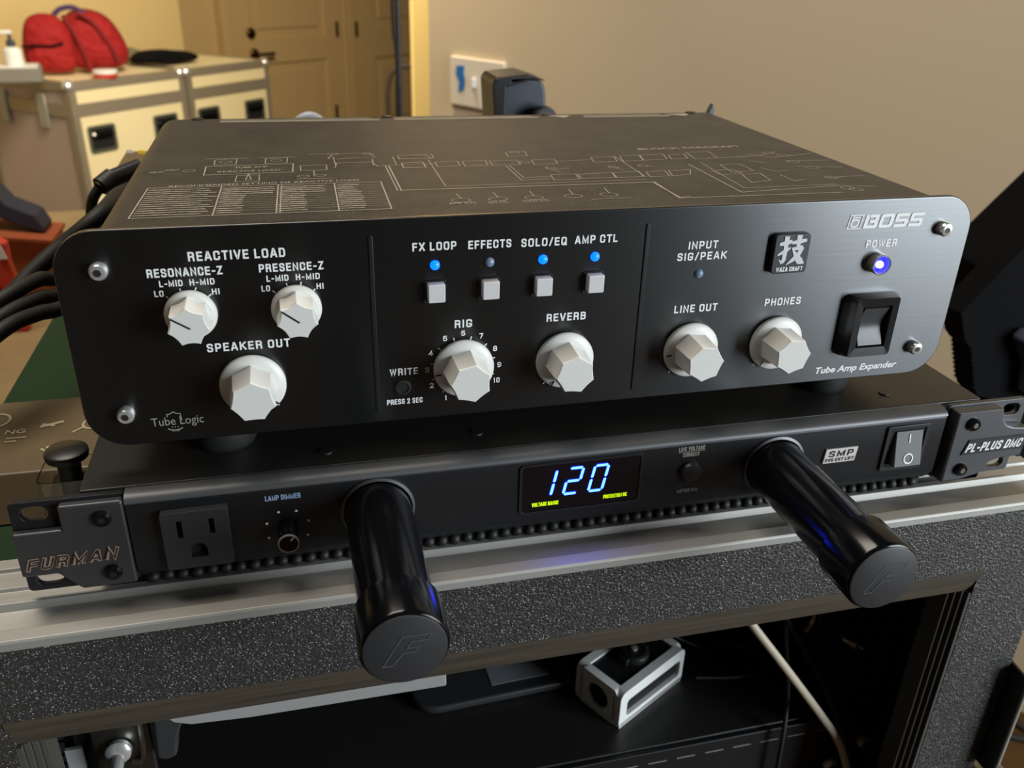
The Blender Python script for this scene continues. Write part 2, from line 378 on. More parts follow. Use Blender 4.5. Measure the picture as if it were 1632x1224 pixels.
# doors in the far wall
def door(name, u0, u1, lines, hinge_u=None, knob=None):
    a = HP(u0, 80, DW, N); b = HP(u1, 80, DW, N); L = (b-a).dot(U)
    r = bpy.data.objects.new(name, None); COL.objects.link(r); r.location = (a.x, a.y, ZF); struct(r)
    g = lambda s, t, z: tuple(a+U*s+N*t+Vector((0, 0, z-a.z)))
    fn = lambda s, z, t: g(s, t, z)
    pan = []
    st = L*.17
    for z0, z1 in ((ZF+.22, lines[1]), (lines[0], ZF+1.95)): pan.append([(st, z0), (L-st, z0), (L-st, z1), (st, z1)])
    bm = BM(); prism(bm, [(0, ZF+.01), (L, ZF+.01), (L, ZF+2.05), (0, ZF+2.05)], 0, .04, fn=fn, holes=pan); obj('door_frame_rails', bm, 'door', r, bevel=.006)
    for p in pan:
        bm = BM(); prism(bm, p, .014, .03, fn=fn); obj('door_panel', bm, 'door', r)
        x0, z0 = p[0]; x1, z1 = p[2]; bm = BM(); prism(bm, [(x0+.05, z0+.05), (x1-.05, z0+.05), (x1-.05, z1-.05), (x0+.05, z1-.05)], .004, .016, fn=fn); obj('raised_field', bm, 'door', r, bevel=.01)
    bm = BM()
    for x0, x1 in ((-.07, -.006), (L+.006, L+.05)): prism(bm, [(x0, ZF), (x1, ZF), (x1, ZF+2.12), (x0, ZF+2.12)], -.02, .05, fn=fn)
    obj('door_casing', bm, 'door', r, bevel=.005)
    if knob:
        for nm, (u, v) in zip(('deadbolt', 'lever_rose'), knob):
            k = HP(u, v, DW, N); bm = BM(); lathe(bm, disc_cap([(.034, .0), (.034, .012), (.022, .02), (.018, .03)]), k, -N, 20); o = obj(nm, bm, 'dark_bronze', r)
            if nm == 'lever_rose':
                bm = BM(); tube(bm, [k-N*.03, k-N*.06, k-N*.065+U*.05, k-N*.06+U*.12], .011, 8); obj('lever_handle', bm, 'dark_bronze', r)
    if hinge_u:
        for v in (46, 178):
            k = HP(hinge_u, v, DW, N); bm = BM(); tube(bm, [k-N*.008-Vector((0, 0, .05)), k-N*.008+Vector((0, 0, .05))], .011, 8, False); obj('hinge', bm, 'dark_bronze', r)
za = HP(465, 57, DW, N).z; zb = HP(465, 99, DW, N).z
door('door_1', 372, 546, (za, zb), 536, ((399, 53), (405, 86)))
za = HP(620, 40, DW, N).z; zb = HP(620, 90, DW, N).z
door('door_2', 566, 735, (za, zb), 567)

# ================================================================== RACK CASE
rack = thing('rack_case', (-.007, .25, ZF), 'black speckle-coated rack case on casters with worn plywood edges under the power conditioner', 'rack case')
RX0, RX1 = -.291, .277; GZ = -.104
ZT = -.0625
# front frame: rail and two stiles, each with its cut ply edge
bm = BM(); prism(bm, [(-.0385, -.066), (-.0385, GZ), (-.018, GZ), (-.018, -.066)], RX0, RX1, 'yz'); obj('front_rail', bm, 'gran', rack)
PZ = -.1203
bm = BM(); prism(bm, [(-.0385, GZ), (-.0382, GZ-.003), (-.0365, PZ+.005), (-.0345, PZ), (-.018, PZ), (-.018, GZ)], -.2470, .2335, 'yz'); o = obj('ply_edge', bm, 'ply', rack); o['label'] = 'worn bare plywood edge'
bm = BM(); box(bm, .2315, RX1, -.0375, -.018, ZF+.15, GZ-.0002); obj('front_stile', bm, 'gran', rack)
bm = BM(); box(bm, RX0, -.2455, -.0375, -.018, ZF+.15, GZ-.0002); obj('front_stile', bm, 'gran', rack)
for sx in (1, -1):
    xx = .2315 if sx > 0 else -.2455
    bm = BM()
    for k in range(4):
        a = xx-sx*.0024*k; b = xx-sx*.0024*(k+1)+sx*.0004
        box(bm, min(a, b), max(a, b), -.0372+.0022*k, -.018, ZF+.15, PZ)
    obj('ply_edge', bm, mat('grey_ply_edge', c(70, 67, 62), .7), rack)
bm = BM(); box(bm, RX0, RX1, -.0375, -.018, ZF+.10, ZF+.15); obj('bottom_rail', bm, 'gran', rack)
bm = BM(); box(bm, RX0, RX1, .0, .62, -.078, ZT); o = obj('top_board', bm, 'green', rack); o['label'] = 'dark green top board'
bm = BM(); box(bm, RX0, RX0+.012, -.018, .62, ZF+.10, -.078); obj('side_board', bm, 'black', rack)
bm = BM(); box(bm, RX1-.012, RX1, -.018, .62, ZF+.10, -.078); obj('side_board', bm, 'black', rack)
bm = BM(); box(bm, RX0+.012, RX1-.012, .60, .62, ZF+.10, -.078); obj('back_board', bm, 'deep', rack)
bm = BM(); box(bm, RX0+.012, RX1-.012, -.018, .60, ZF+.10, ZF+.12); obj('bottom_board', bm, 'deep', rack)
prof = [(-.0400, -.0655), (-.0400, -.0618), (-.0392, -.0608), (-.0325, -.0608), (-.0318, -.0614), (-.0312, -.0650), (-.0175, -.0637), (-.0158, -.0606), (-.0120, -.0606), (-.0112, -.0622), (-.0060, -.0622), (-.0052, -.0606), (.0010, -.0606), (.0020, -.0622), (.0080, -.0622), (.009, -.0606), (.016, -.0606), (.016, -.0655)]
bm = BM(); prism(bm, prof, RX0, RX1, 'yz'); o = obj('aluminium_edge', bm, 'alu', rack, bevel=.0003); o['label'] = 'scuffed silver aluminium edge extrusion'
bm = BM(); box(bm, RX0, RX1, -.018, .016, -.078, -.0655); obj('edge_batten', bm, 'deep', rack)
for cx in (RX0+.07, RX1-.07):
    for cy in (.04, .54):
        bm = BM(); lathe(bm, disc_cap([(.04, -.014), (.045, -.008), (.045, .008), (.04, .014)]), (cx, cy, ZF+.045), (1, 0, 0), 24)
        box(bm, cx-.02, cx+.02, cy-.02, cy+.02, ZF+.05, ZF+.10); obj('caster', bm, 'rubber', rack)
# rack rails with square holes
for nm, x0, x1, sx in (('rack_rail', .2335, .262, 1), ('rack_rail', -.276, -.2475, -1)):
    cx = .2425 if sx > 0 else -.2565
    holes = []; z = -.145
    while z > -1.0:
        holes.append([(cx-.0048, z-.0048), (cx+.0048, z-.0048), (cx+.0048, z+.0048), (cx-.0048, z+.0048)]); z -= .0159
    bm = BM(); prism(bm, [(x0, -1.05), (x1, -1.05), (x1, -.09), (x0, -.09)], .029, .031, holes=holes)
    obj(nm, bm, mat('black_zinc', (.03, .03, .032, 1), .4, .6), rack)
# latch on the right edge
bm = BM(); tube(bm, [(.2890, -.050, -.1775), (.2830, -.050, -.1790), (.2800, -.050, -.185), (.2797, -.050, -.262)], .0011, 8)
lt = obj('latch_plate_edge', bm, mat('bright_latch_edge', c(200, 200, 195), .4, .5), rack); bm = BM(); prism(bm, [(-.018, -.178), (-.0495, -.182), (-.0495, -.262), (-.018, -.262)], .2778, .2794, 'yz'); obj('latch_plate', bm, 'black', rack); lt['label'] = 'bent steel latch plate on the right edge'  # shadowed face of the steel plate is coloured black, its edge bright
bm = BM(); tube(bm, [(.280, -.050, -.252), (.288, -.048, -.262), (.292, -.046, -.270), (.288, -.046, -.285)], .0016, 6); tube(bm, [(.279, -.050, -.268), (.285, -.052, -.266), (.292, -.048, -.268)], .0016, 6); obj('latch_wire', bm, 'steel', lt)
bm = BM(); box(bm, .2775, .291, -.050, -.015, -.36, -.268); obj('latch_body', bm, 'aludull', rack, bevel=.002)
# knurled thumb screw and fastening hardware inside the opening
k = H(1340, 1010, 1, .06)
bm = BM(); lathe(bm, disc_cap([(.0035, 0), (.0035, .006), (.0055, .006), (.0055, .014), (.004, .016)]), k, (.3, -1, .1), 18); lathe(bm, disc_cap([(.002, .016), (.002, .024)]), k, (.3, -1, .1), 12)
obj('thumb_screw', bm, mat('aged_brass', c(150, 130, 95), .35, 1), rack)
bm = BM(); a = H(1305, 985, 1, .06); box(bm, a.x-.0015, a.x+.0015, .055, .06, a.z-.025, a.z+.03); a = H(1320, 985, 1, .06); box(bm, a.x-.001, a.x+.003, .058, .06, a.z-.025, a.z+.03); obj('bracket', bm, 'steel', rack)
bm = BM(); a = H(1288, 985, 1, .06); tube(bm, [a+Vector((0, 0, .012)), a+Vector((.004, 0, .004)), a+Vector((.004, 0, -.004)), a+Vector((0, 0, -.012))], .0014, 6); obj('wire_hook', bm, 'steel', rack)
# bracket with bolt, left
a = H(140, 1165, 1, .012); b = H(214, 1224, 1, .012)
bm = BM(); box(bm, a.x, a.x+.028, .012, .015, b.z-.02, a.z+.04); o = obj('bracket', bm, mat('dull_galvanised', c(110, 112, 108), .4, 1), rack, bevel=.001)
k = H(190, 1195, 1, .010); bm = BM(); lathe(bm, disc_cap([(.0062, 0), (.0062, .003), (.004, .0045)]), k, (0, -1, .2), 20); lathe(bm, disc_cap([(.003, .004), (.003, .013), (.0022, .014)]), k, (0, -1, -.3), 14); obj('bolt', bm, 'chrome', o)
bm = BM(); tube(bm, [H(222, 1150, 1, .01), H(228, 1190, 1, .01), H(226, 1212, 1, .01), H(212, 1214, 1, .01)], .0013, 6); obj('wire_hook', bm, 'steel', rack)
a = H(128, 1200, 1, .02); bm = BM(); box(bm, a.x-.007, a.x+.001, .02, .022, a.z-.012, a.z+.003); obj('bracket_tab', bm, 'pale', rack)
bm = BM(); P = [H(u, v, 1, .005) for u, v in ((243, 1140), (300, 1128), (285, 1170), (283, 1205), (262, 1213), (250, 1210))]
prism(bm, [(p.x, p.z) for p in P], .005, .012); obj('hanging_flap', bm, mat('dark_grey_rubber', (.03, .032, .035, 1), .5), rack, bevel=.002)

# ================================================================== things inside the rack
UZ = -.267
unit = thing('rackmount_unit', (-.007, .16, UZ-.044), 'black rackmount unit screwed low inside the rack opening', 'rack unit')
bm = BM(); box(bm, -.222, .222, .022, .30, UZ-.043, UZ); obj('chassis', bm, 'condtop', unit, bevel=.001)
bm = BM(); box(bm, -.243, .247, .018, .0216, UZ-.0445, UZ-.001); fp = obj('front_panel', bm, 'face', unit, bevel=.0008)
bm = BM()
for k in range(14): stroke(bm, [(-.06+.02*k, UZ-.0105), (-.048+.02*k, UZ-.0105)], .0007, front(.0178)); 
obj('printed_dash', bm, 'inkdim', fp, smooth=False)
for k in (H(1375, 1180, 1, .017), H(1322, 1216, 1, .017)):
    bm = BM(); lathe(bm, disc_cap([(.0052, 0), (.0050, .002), (.003, .0036)]), k, (0, -1, 0), 24); s = obj('rack_screw', bm, mat('pale_zinc_screw', c(205, 196, 176), .35, .5), unit)
    bm = BM(); box(bm, k.x-.003, k.x+.003, k.y-.0042, k.y-.003, k.z-.0005, k.z+.0005); box(bm, k.x-.0005, k.x+.0005, k.y-.0042, k.y-.003, k.z-.003, k.z+.003); obj('screw_slot', bm, 'deep', s)
# dark rounded handheld unit with grey sticker
dz = UZ
a = H(690, 1141, 2, dz+.001); b = H(945, 1088, 2, dz+.001)
dl = (b-a); dl.z = 0; LL = dl.length; ex = dl.normalized(); ey = Vector((-ex.y, ex.x, 0))
hd = thing('wireless_receiver', (a+b)/2-Vector((0, 0, .001)), 'dark rounded flat device with grey sticker lying deep in the rack under the plywood edge', 'device')
fn = lambda s, t, d: tuple(a+ex*s+ey*t+Vector((0, 0, d)))
bm = BM(); prism(bm, rrect(-.012, LL+.012, 0, .085, .018), .0, .006, fn=fn); obj('body', bm, mat('dark_grey_plastic', (.03, .03, .033, 1), .4), hd, bevel=.002, seg=3)
bm = BM(); prism(bm, [(LL*.38, .010), (LL*.75, .010), (LL*.75, .06), (LL*.38, .06)], .0060, .0064, fn=fn); obj('sticker', bm, 'sticker', hd)
bm = BM(); prism(bm, circ(LL*.86, .036, .011, 24, .016), .0060, .0065, fn=fn); obj('lens_window', bm, 'deep', hd)
bm = BM(); text_bm(bm, '.com', LL*.77, .008, LL*.90, .006, lambda x, y: fn(x, y, .0066)); obj('lettering', bm, 'bluetxt', hd, smooth=False)
# pale rounded flat edge
a = H(292, 1143, 1, .0); b = H(675, 1078, 1, .0)
bm = BM(); prism(bm, [(-.186, -.1205), (-.183, -.1240), (-.176, -.1268), (-.150, -.1284), (-.060, -.1288), (-.060, -.1205)], -.0335, -.0200)
o = obj('edge_strip', bm, 'pale', rack, bevel=.0008); o['label'] = 'pale grey plastic strip under the front rail'
# white caged camera
A = H(985, 1163, 2, UZ); Bq = H(1087, 1082, 2, UZ); Cq = H(938, 1092, 2, UZ)
ex = Bq-A; ex.z = 0; W_ = ex.length; ex.normalize(); ey = Vector((-ex.y, ex.x, 0)); D_ = abs((Cq-A).dot(ey))
W_ *= .98; Hc = .030
cg = thing('camera', (A+Bq+Cq)/3+Vector((0, 0, 0)), 'small black camera in a white bumper cage on the black rack unit', 'camera')
o0 = Vector(A)
g = lambda s, t, z: tuple(o0+ex*s+ey*t+Vector((0, 0, z)))
D_ = max(.03, min(D_, .05))
bm = BM(); prism(bm, rrect(0, W_, 0, Hc, .005), 0, D_*.16, fn=lambda s, z, t: g(s, t, z), holes=[rrect(.007, W_-.004, .007, Hc-.009, .003)])
prism(bm, rrect(0, W_, 0, Hc, .005), D_*.84, D_, fn=lambda s, z, t: g(s, t, z), holes=[rrect(.006, W_-.006, .006, Hc-.006, .003)])
prism(bm, rrect(D_*.1, D_*.9, 0, Hc, .003), 0, .006, fn=lambda t, z, s: g(s, t, z), holes=[circ(D_*.5, Hc*.5, .009, 20)])
prism(bm, rrect(D_*.1, D_*.9, 0, Hc, .003), W_-.006, W_, fn=lambda t, z, s: g(s, t, z), holes=[circ(D_*.5, Hc*.5, .009, 20)])
prism(bm, [(0.001, .0), (W_-.001, .0), (W_-.001, D_), (.001, D_)], 0, .004, fn=lambda s, t, z: g(s, t, z))
o = obj('bumper_cage', bm, 'white', cg, bevel=.0012); o['label'] = 'white rubber bumper cage'
bm = BM(); prism(bm, rrect(.002, W_-.002, .003, D_-.003, .003), .004, Hc-.0015, fn=lambda s, t, z: g(s, t, z)); obj('camera_body', bm, 'black', cg, bevel=.001)
bm = BM(); cc = Vector(g(W_*.52, D_*.5, Hc-.002))
lathe(bm, disc_cap([(.0105, 0), (.0105, .005), (.0085, .0065)]), cc, (0, 0, 1), 28); prism(bm, rrect(W_*.52-.012, W_*.52+.012, D_*.5-.004, D_*.5+.004, .002), Hc-.002, Hc+.003, fn=lambda s, t, z: g(s, t, z)); m_ = obj('mount_disc', bm, 'black', cg, bevel=.0006)
bm = BM(); lathe(bm, disc_cap([(.0024, .004), (.0024, .0078), (.0016, .008)]), cc, (0, 0, 1), 16); o = obj('thread_insert', bm, 'chrome', m_)
# cables in the rack opening
def cable(name, pts, r, m, label, parent=None, n=10):
    bm = BM(); tube(bm, pts, r, n); o = obj(name, bm, m, parent)
    if label: tag(o, label, 'cable')
    return o
cable('cable', [H(1180, 960, 1, .03), H(1195, 990, 1, .018), H(1250, 1062, 1, .008), H(1310, 1142, 1, .004), H(1338, 1185, 1, .003), H(1352, 1235, 1, .002), H(1354, 1262, 1, .002)], .0027, 'wcable', 'off-white cable hanging down across the rack opening')
cable('cable', [H(1235, 960, 1, .045), H(1262, 1000, 1, .04), H(1310, 1085, 1, .03), H(1340, 1160, 1, .011), H(1362, 1235, 1, .008), H(1366, 1262, 1, .008)], .0026, 'cable', 'black cable hanging just right of the off-white cable')
cable('cable', [H(1252, 960, 1, .045), H(1254, 1050, 1, .035), H(1256, 1100, 1, .028), H(1250, 1160, 1, .012), H(1237, 1235, 1, .010), H(1234, 1262, 1, .010)], .0014, 'cable', 'thin black cable hanging left of the off-white cable')
gg = mat('grey_sheath', (.05, .05, .052, 1), .4)
cable('charging_lead', [Vector(g(W_-.001, D_*.5, .018)), Vector(g(W_+.012, D_*.62, .018)), H(1120, 1032, 2, UZ+.004), H(1180, 1028, 2, UZ+.003), H(1230, 1060, 2, UZ+.003), H(1180, 1078, 2, UZ+.003), H(1110, 1080, 2, UZ+.003)], .0011, gg, 'thin grey lead looping behind the white caged camera')

# ================================================================== POWER CONDITIONER
FX, FZ = .0094, -.034
pc = thing('power_conditioner', (FX, .1, -.056), 'black rack power conditioner with glowing blue 120 display under the amplifier unit', 'power conditioner')
bm = BM(); box(bm, FX-.2155, FX+.2155, -.0122, .200, -.0560, -.0120); ch = obj('chassis', bm, 'condtop', pc, bevel=.0008)
for u, v in ((1409, 627), (760, 690), (520, 720)):
    k = H(u, v, 2, -.0119); bm = BM(); lathe(bm, disc_cap([(.0030, 0), (.0026, .0006)]), k, (0, 0, 1), 16); obj('lid_screw', bm, 'black', ch)
# face: sloped lip, flat face, undercut foot
prof = [(-.0126, -.0124), (-.0165, -.0132), (-.0200, -.0162), (-.0200, -.0478), (-.0185, -.0505), (-.0150, -.0545), (-.0126, -.0555)]
hl = [(FX-.0966, FZ+.0020), (FX+.0954, FZ+.0010)]
bm = BM(); prism(bm, prof, -.1885, .2025-.003, 'yz'); face = obj('front_face', bm, 'face', pc, bevel=.0006)
bm = BM(); prism(bm, [(-.0126, -.0124), (-.0165, -.0126), (-.0190, -.0136), (-.0202, -.0152), (-.0202, -.0158), (-.0126, -.0158)], -.1884, .1994, 'yz'); o = obj('top_lip', bm, mat('grey_satin_lip', (.12, .12, .125, 1), .45, .5), pc)
# ears
def slot(cx, cz, w_=.0105, h_=.0068): return rrect(cx-w_/2, cx+w_/2, cz-h_/2, cz+h_/2, h_/2-.0001, 5)
for sx in (-1, 1):
    ex0, ex1 = (FX-.2412, FX-.1975) if sx < 0 else (FX+.1935, FX+.2412)
    bm = BM(); prism(bm, rrect(ex0, ex1, FZ-.0216, FZ+.0216, .002, 3), -.0161, -.0131, holes=[slot(FX+sx*.2323, FZ+.0159), slot(FX+sx*.2323, FZ-.0159)])
    ear = obj('rack_ear', bm, 'face' if sx < 0 else 'ear', pc, bevel=.0004)  # left ear darker, right paler: the light's gradient put into the materials
    xo = FX+sx*.2410; xi = FX+sx*(.1983 if sx < 0 else .1945); xm = FX+sx*.2215
    if sx < 0:
        out = [(xo, FZ-.0115), (xm-.006, FZ-.0115), (xm-.0, FZ-.0185), (xm+.002, FZ-.0205), (xi, FZ-.0205), (xi, FZ+.0205), (xm-.001, FZ+.0205), (xm-.001, FZ+.0095), (xo, FZ+.0095)]
        bm = BM(); prism(bm, out, -.0205, -.0160)
    else:
        out = [(xi, FZ-.0205), (xm-.004, FZ-.0205)] + [(xm+.006-.010*math.cos(t), FZ-.0195+.010*math.sin(t)) for t in (0, .5, 1.0, 1.57)] + [(xo, FZ-.0095), (xo, FZ+.0075)] + [(xm+.010-.010*math.cos(t), FZ+.0205-.012*math.sin(t)) for t in (1.57, 1.0, .5, 0)] + [(xm-.002, FZ+.0205), (xi, FZ+.0205)]
        bm = BM()
        n = 8                                   # swelling front, highest along its inner third
        prism(bm, out, -.0225, -.0160)
    blk = obj('ear_block', bm, 'ear', ear, bevel=.0012, seg=3)
    yb = -.0206 if sx < 0 else -.0226
    xs = FX+(-.2067 if sx < 0 else .2043)
    for dz in (.0135, -.0132):
        bm = BM(); lathe(bm, disc_cap([(.0036, 0), (.0036, .0012), (.0028, .0022)]), (xs, yb, FZ+dz), (0, -1, 0), 22); sc = obj('socket_screw', bm, 'gloss', pc)
        bm = BM(); lathe(bm, disc_cap([(.0015, .0021), (.0015, .0024)]), (xs, yb, FZ+dz), (0, -1, 0), 6); obj('screw_socket', bm, 'steel' if sx > 0 else 'deep', sc)
    if sx < 0:
        bm = BM(); block_text(bm, 'FURMAN', FX-.2390, FZ-.0085, FX-.2045, .0062, front(yb-.0002), z1=FZ-.0068, shear=.35, wt=.27); o = obj('lettering', bm, mat('bronze_lettering', c(190, 165, 148), .4, .6), blk, smooth=False); o['label'] = 'bronze raised FURMAN lettering'
        bm = BM(); block_text(bm, 'FURMAN', FX-.2382, FZ-.00795, FX-.2048, .0051, front(yb-.0003), z1=FZ-.0063, shear=.35, wt=.11); obj('lettering', bm, 'black', blk, smooth=False)
    else:
        bm = BM(); prism(bm, [(FX+.2020, FZ-.0045), (FX+.2400, FZ-.0045), (FX+.2405, FZ+.0040), (FX+.2050, FZ+.0040)], yb-.0005, yb); o = obj('name_plate', bm, 'badge', blk)
        lettering('lettering', mat('silver_lettering', c(235, 235, 235), .35), o, [('PL-PLUS DMC', FX+.2035, FZ-.0030, FX+.2375, .0052, .25, .03)], yb-.0007)
# recessed dark joint at the right of the face
bm = BM(); prism(bm, [(-.0128, -.0128), (-.0150, -.0135), (-.0150, -.0540), (-.0128, -.0550)], .1990, .2045, 'yz'); obj('joint_recess', bm, 'deep', pc)
bm = BM(); prism(bm, [(-.0128, -.0128), (-.0158, -.0140), (-.0160, -.0535), (-.0128, -.0550)], -.1900, -.1884, 'yz'); obj('joint_recess', bm, 'deep', pc)
YF = -.0200
# mains outlet
ox0, ox1, oz0, oz1 = FX-.1850, FX-.1585, FZ-.0140, FZ+.0140
ocx = (ox0+ox1)/2
hs = [[(ocx-.0075, FZ+.0015), (ocx-.0052, FZ+.0015), (ocx-.0052, FZ+.0098), (ocx-.0075, FZ+.0098)], [(ocx+.0052, FZ+.0022), (ocx+.0075, FZ+.0022), (ocx+.0075, FZ+.0096), (ocx+.0052, FZ+.0096)],
      [(ocx-.0034, FZ-.0088), (ocx+.0034, FZ-.0088), (ocx+.0034, FZ-.0052)] + [(ocx+.0034*math.cos(t), FZ-.0052+.0034*math.sin(t)) for t in (.6, 1.2, 1.9, 2.5)] + [(ocx-.0034, FZ-.0052)]]
bm = BM(); prism(bm, rrect(ox0, ox1, oz0, oz1, .001, 2), YF-.0040, YF, holes=hs); ou = obj('mains_outlet', bm, mat('charcoal_plastic', (.030, .031, .033, 1), .45), pc, bevel=.0005)
bm = BM()
for h in hs:
    xs_ = [p[0] for p in h]; zs = [p[1] for p in h]; box(bm, min(xs_)-.0002, max(xs_)+.0002, YF-.0008, YF-.0003, min(zs)-.0002, max(zs)+.0002)
obj('outlet_slot', bm, 'deep', ou)
# dimmer
dx, dz = FX-.1352, FZ-.0022
bm = BM(); lathe(bm, disc_cap([(.0045, 0), (.0043, .010), (.0043, .0112), (.0036, .0118)]), (dx, YF, dz), (0, -1, 0), 28); dk = obj('dimmer_knob', bm, 'gloss', pc)
bm = BM(); lathe(bm, [(.0044, .0110), (.0044, .0119), (.0039, .0119), (.0039, .0112)], (dx, YF, dz), (0, -1, 0), 28); obj('chrome_ring', bm, 'chrome', dk)
bm = BM(); stroke(bm, [(dx+.0010, dz+.0018), (dx+.0018, dz+.0027)], .0006, front(YF-.0121)); obj('pointer', bm, 'ink', dk, smooth=False)
bm = BM()
for k in range(7):
    t = math.radians(205-48*k*.98); poly(bm, circ(dx+.0092*math.cos(t), dz+.0092*math.sin(t), .00062, 10), front(YF-.0002))
obj('dial_dots', bm, 'ink', face, smooth=False)
bl = mat('pale_blue_ink', c(150, 175, 205), .5)
lettering('lettering', bl, face, [('LAMP DIMMER', FX-.1434, FZ+.0125, FX-.1288, .0026, 0, .02)], YF-.0002)
# display
bm = BM(); prism(bm, rrect(FX-.0330, FX+.0262, FZ-.0100, FZ+.0163, .0022), YF-.0008, YF, holes=[rrect(FX-.0318, FX+.0250, FZ-.0090, FZ+.0153, .0016)]); dsp = obj('display_bezel', bm, 'black', pc, bevel=.0002)
bm = BM(); prism(bm, rrect(FX-.0318, FX+.0250, FZ-.0090, FZ+.0153, .0016), YF-.0003, YF); win = obj('display_window', bm, 'window', dsp)
DY = YF-.0005
def segs(ch): return {'1': 'bc', '2': 'abged', '0': 'abcdef'}[ch]
def digit(bm, ch, x, z, w_, h_, t=.0013):
    sh = lambda p: (p[0]+(p[1]-z)*.20, p[1]); g_ = .0003
    m_ = h_/2
    S_ = {'a': [(x, z+h_), (x+w_, z+h_)], 'b': [(x+w_, z+h_), (x+w_, z+m_)], 'c': [(x+w_, z+m_), (x+w_, z)], 'd': [(x, z), (x+w_, z)], 'e': [(x, z), (x, z+m_)], 'f': [(x, z+m_), (x, z+h_)], 'g': [(x, z+m_), (x+w_, z+m_)]}
    for s in segs(ch):
        a, b = [Vector(p) for p in S_[s]]; d = (b-a).normalized(); a2 = a+d*(t*.5+g_*.5); b2 = b-d*(t*.5+g_*.5); n_ = Vector((-d.y, d.x))*t/2
        P = [a2-d*t*.4, a2+n_, b2+n_, b2+d*t*.4, b2-n_, a2-n_]; poly(bm, [sh((p.x, p.y)) for p in P], front(DY))
for ch_, x in (('1', FX-.0247), ('2', FX-.0121), ('0', FX+.0001)):
    bm = BM(); digit(bm, ch_, x, FZ-.0012, .0066, .0135); o = obj('display_digit', bm, 'digit', win, smooth=False)
lettering('lettering', 'lime', win, [('VOLTAGE RANGE', FX-.0268, FZ-.0064, FX-.0140, .0021, 0, .03), ('PROTECTION OK', FX+.0078, FZ-.0064, FX+.0196, .0021, 0, .03)], DY)
# meter button and its words
bm = BM(); lathe(bm, disc_cap([(.0054, 0), (.0054, .0016), (.0046, .0028), (.002, .0032)]), (FX+.0508, YF, FZ+.0032), (0, -1, 0), 32); obj('meter_button', bm, 'black', pc)
lettering('lettering', 'inkdim', face, [('LINE VOLTAGE', FX+.0438, FZ+.0146, FX+.0572, .0022, 0, .01), ('CURRENT', FX+.0462, FZ+.0114, FX+.0546, .0022, 0, .01), ('METER DIM', FX+.0454, FZ-.0085, FX+.0562, .0020, 0, .01)], YF-.0002)
bm = BM(); stroke(bm, [(FX+.0438, FZ+.0141), (FX+.0572, FZ+.0141)], .0003, front(YF-.0002)); obj('printed_line', bm, 'inkdim', face, smooth=False)
# label and rocker switch
bm = BM(); prism(bm, [(FX+.1222, FZ-.0012), (FX+.1400, FZ-.0012), (FX+.1408, FZ+.0068), (FX+.1230, FZ+.0068)], YF-.0010, YF); lb = obj('label_plate', bm, 'smp', pc, bevel=.0002)
lettering('lettering', 'black', lb, [('SMP', FX+.1248, FZ+.0024, FX+.1382, .0034, .1, .03), ('EVS EXT LIFT', FX+.1234, FZ-.0003, FX+.1394, .0019, 0, .02)], YF-.0012)
sx0, sx1, sz0, sz1 = FX+.1560, FX+.1805, FZ-.0100, FZ+.0158
bm = BM(); prism(bm, rrect(sx0, sx1, sz0, sz1, .001, 2), YF-.0012, YF, holes=[[(sx0+.0022, sz0+.0022), (sx1-.0022, sz0+.0022), (sx1-.0022, sz1-.0020), (sx0+.0022, sz1-.0020)]]); sw = obj('switch_bezel', bm, 'black', pc, bevel=.0003)
bm = BM(); box(bm, sx0+.002, sx1-.002, YF-.0005, YF-.0001, sz0+.002, sz1-.002); obj('switch_well', bm, 'deep', sw)
xa, xb = sx0+.0050, sx1-.0040
bm = BM(); prism(bm, [(YF-.0004, sz0+.0035), (YF-.0052, sz0+.0042), (YF-.0026, sz1-.0095), (YF-.0014, sz1-.0030), (YF-.0004, sz1-.0030)], xa, xb, 'yz'); rk = obj('rocker', bm, mat('grey_rocker', (.07, .072, .076, 1), .45), sw, bevel=.0004)
def onrock(x, z):
    z0, z1, y0, y1 = sz0+.0042, sz1-.0095, YF-.0052, YF-.0026
    if z <= z1: y = y0+(y1-y0)*(z-z0)/(z1-z0)
    else: y = y1+(YF-.0014-y1)*(z-z1)/(sz1-.0030-z1)
    return (x, y-.00025-OFF(), z)
mx_ = (xa+xb)/2
bm = BM(); stroke(bm, [(mx_, sz1-.0088), (mx_, sz1-.0050)], .0007, onrock); ring_flat(bm, circ(mx_, sz0+.0085, .0028, 24), circ(mx_, sz0+.0085, .0021, 24), onrock); obj('switch_marks', bm, 'ink', rk, smooth=False)
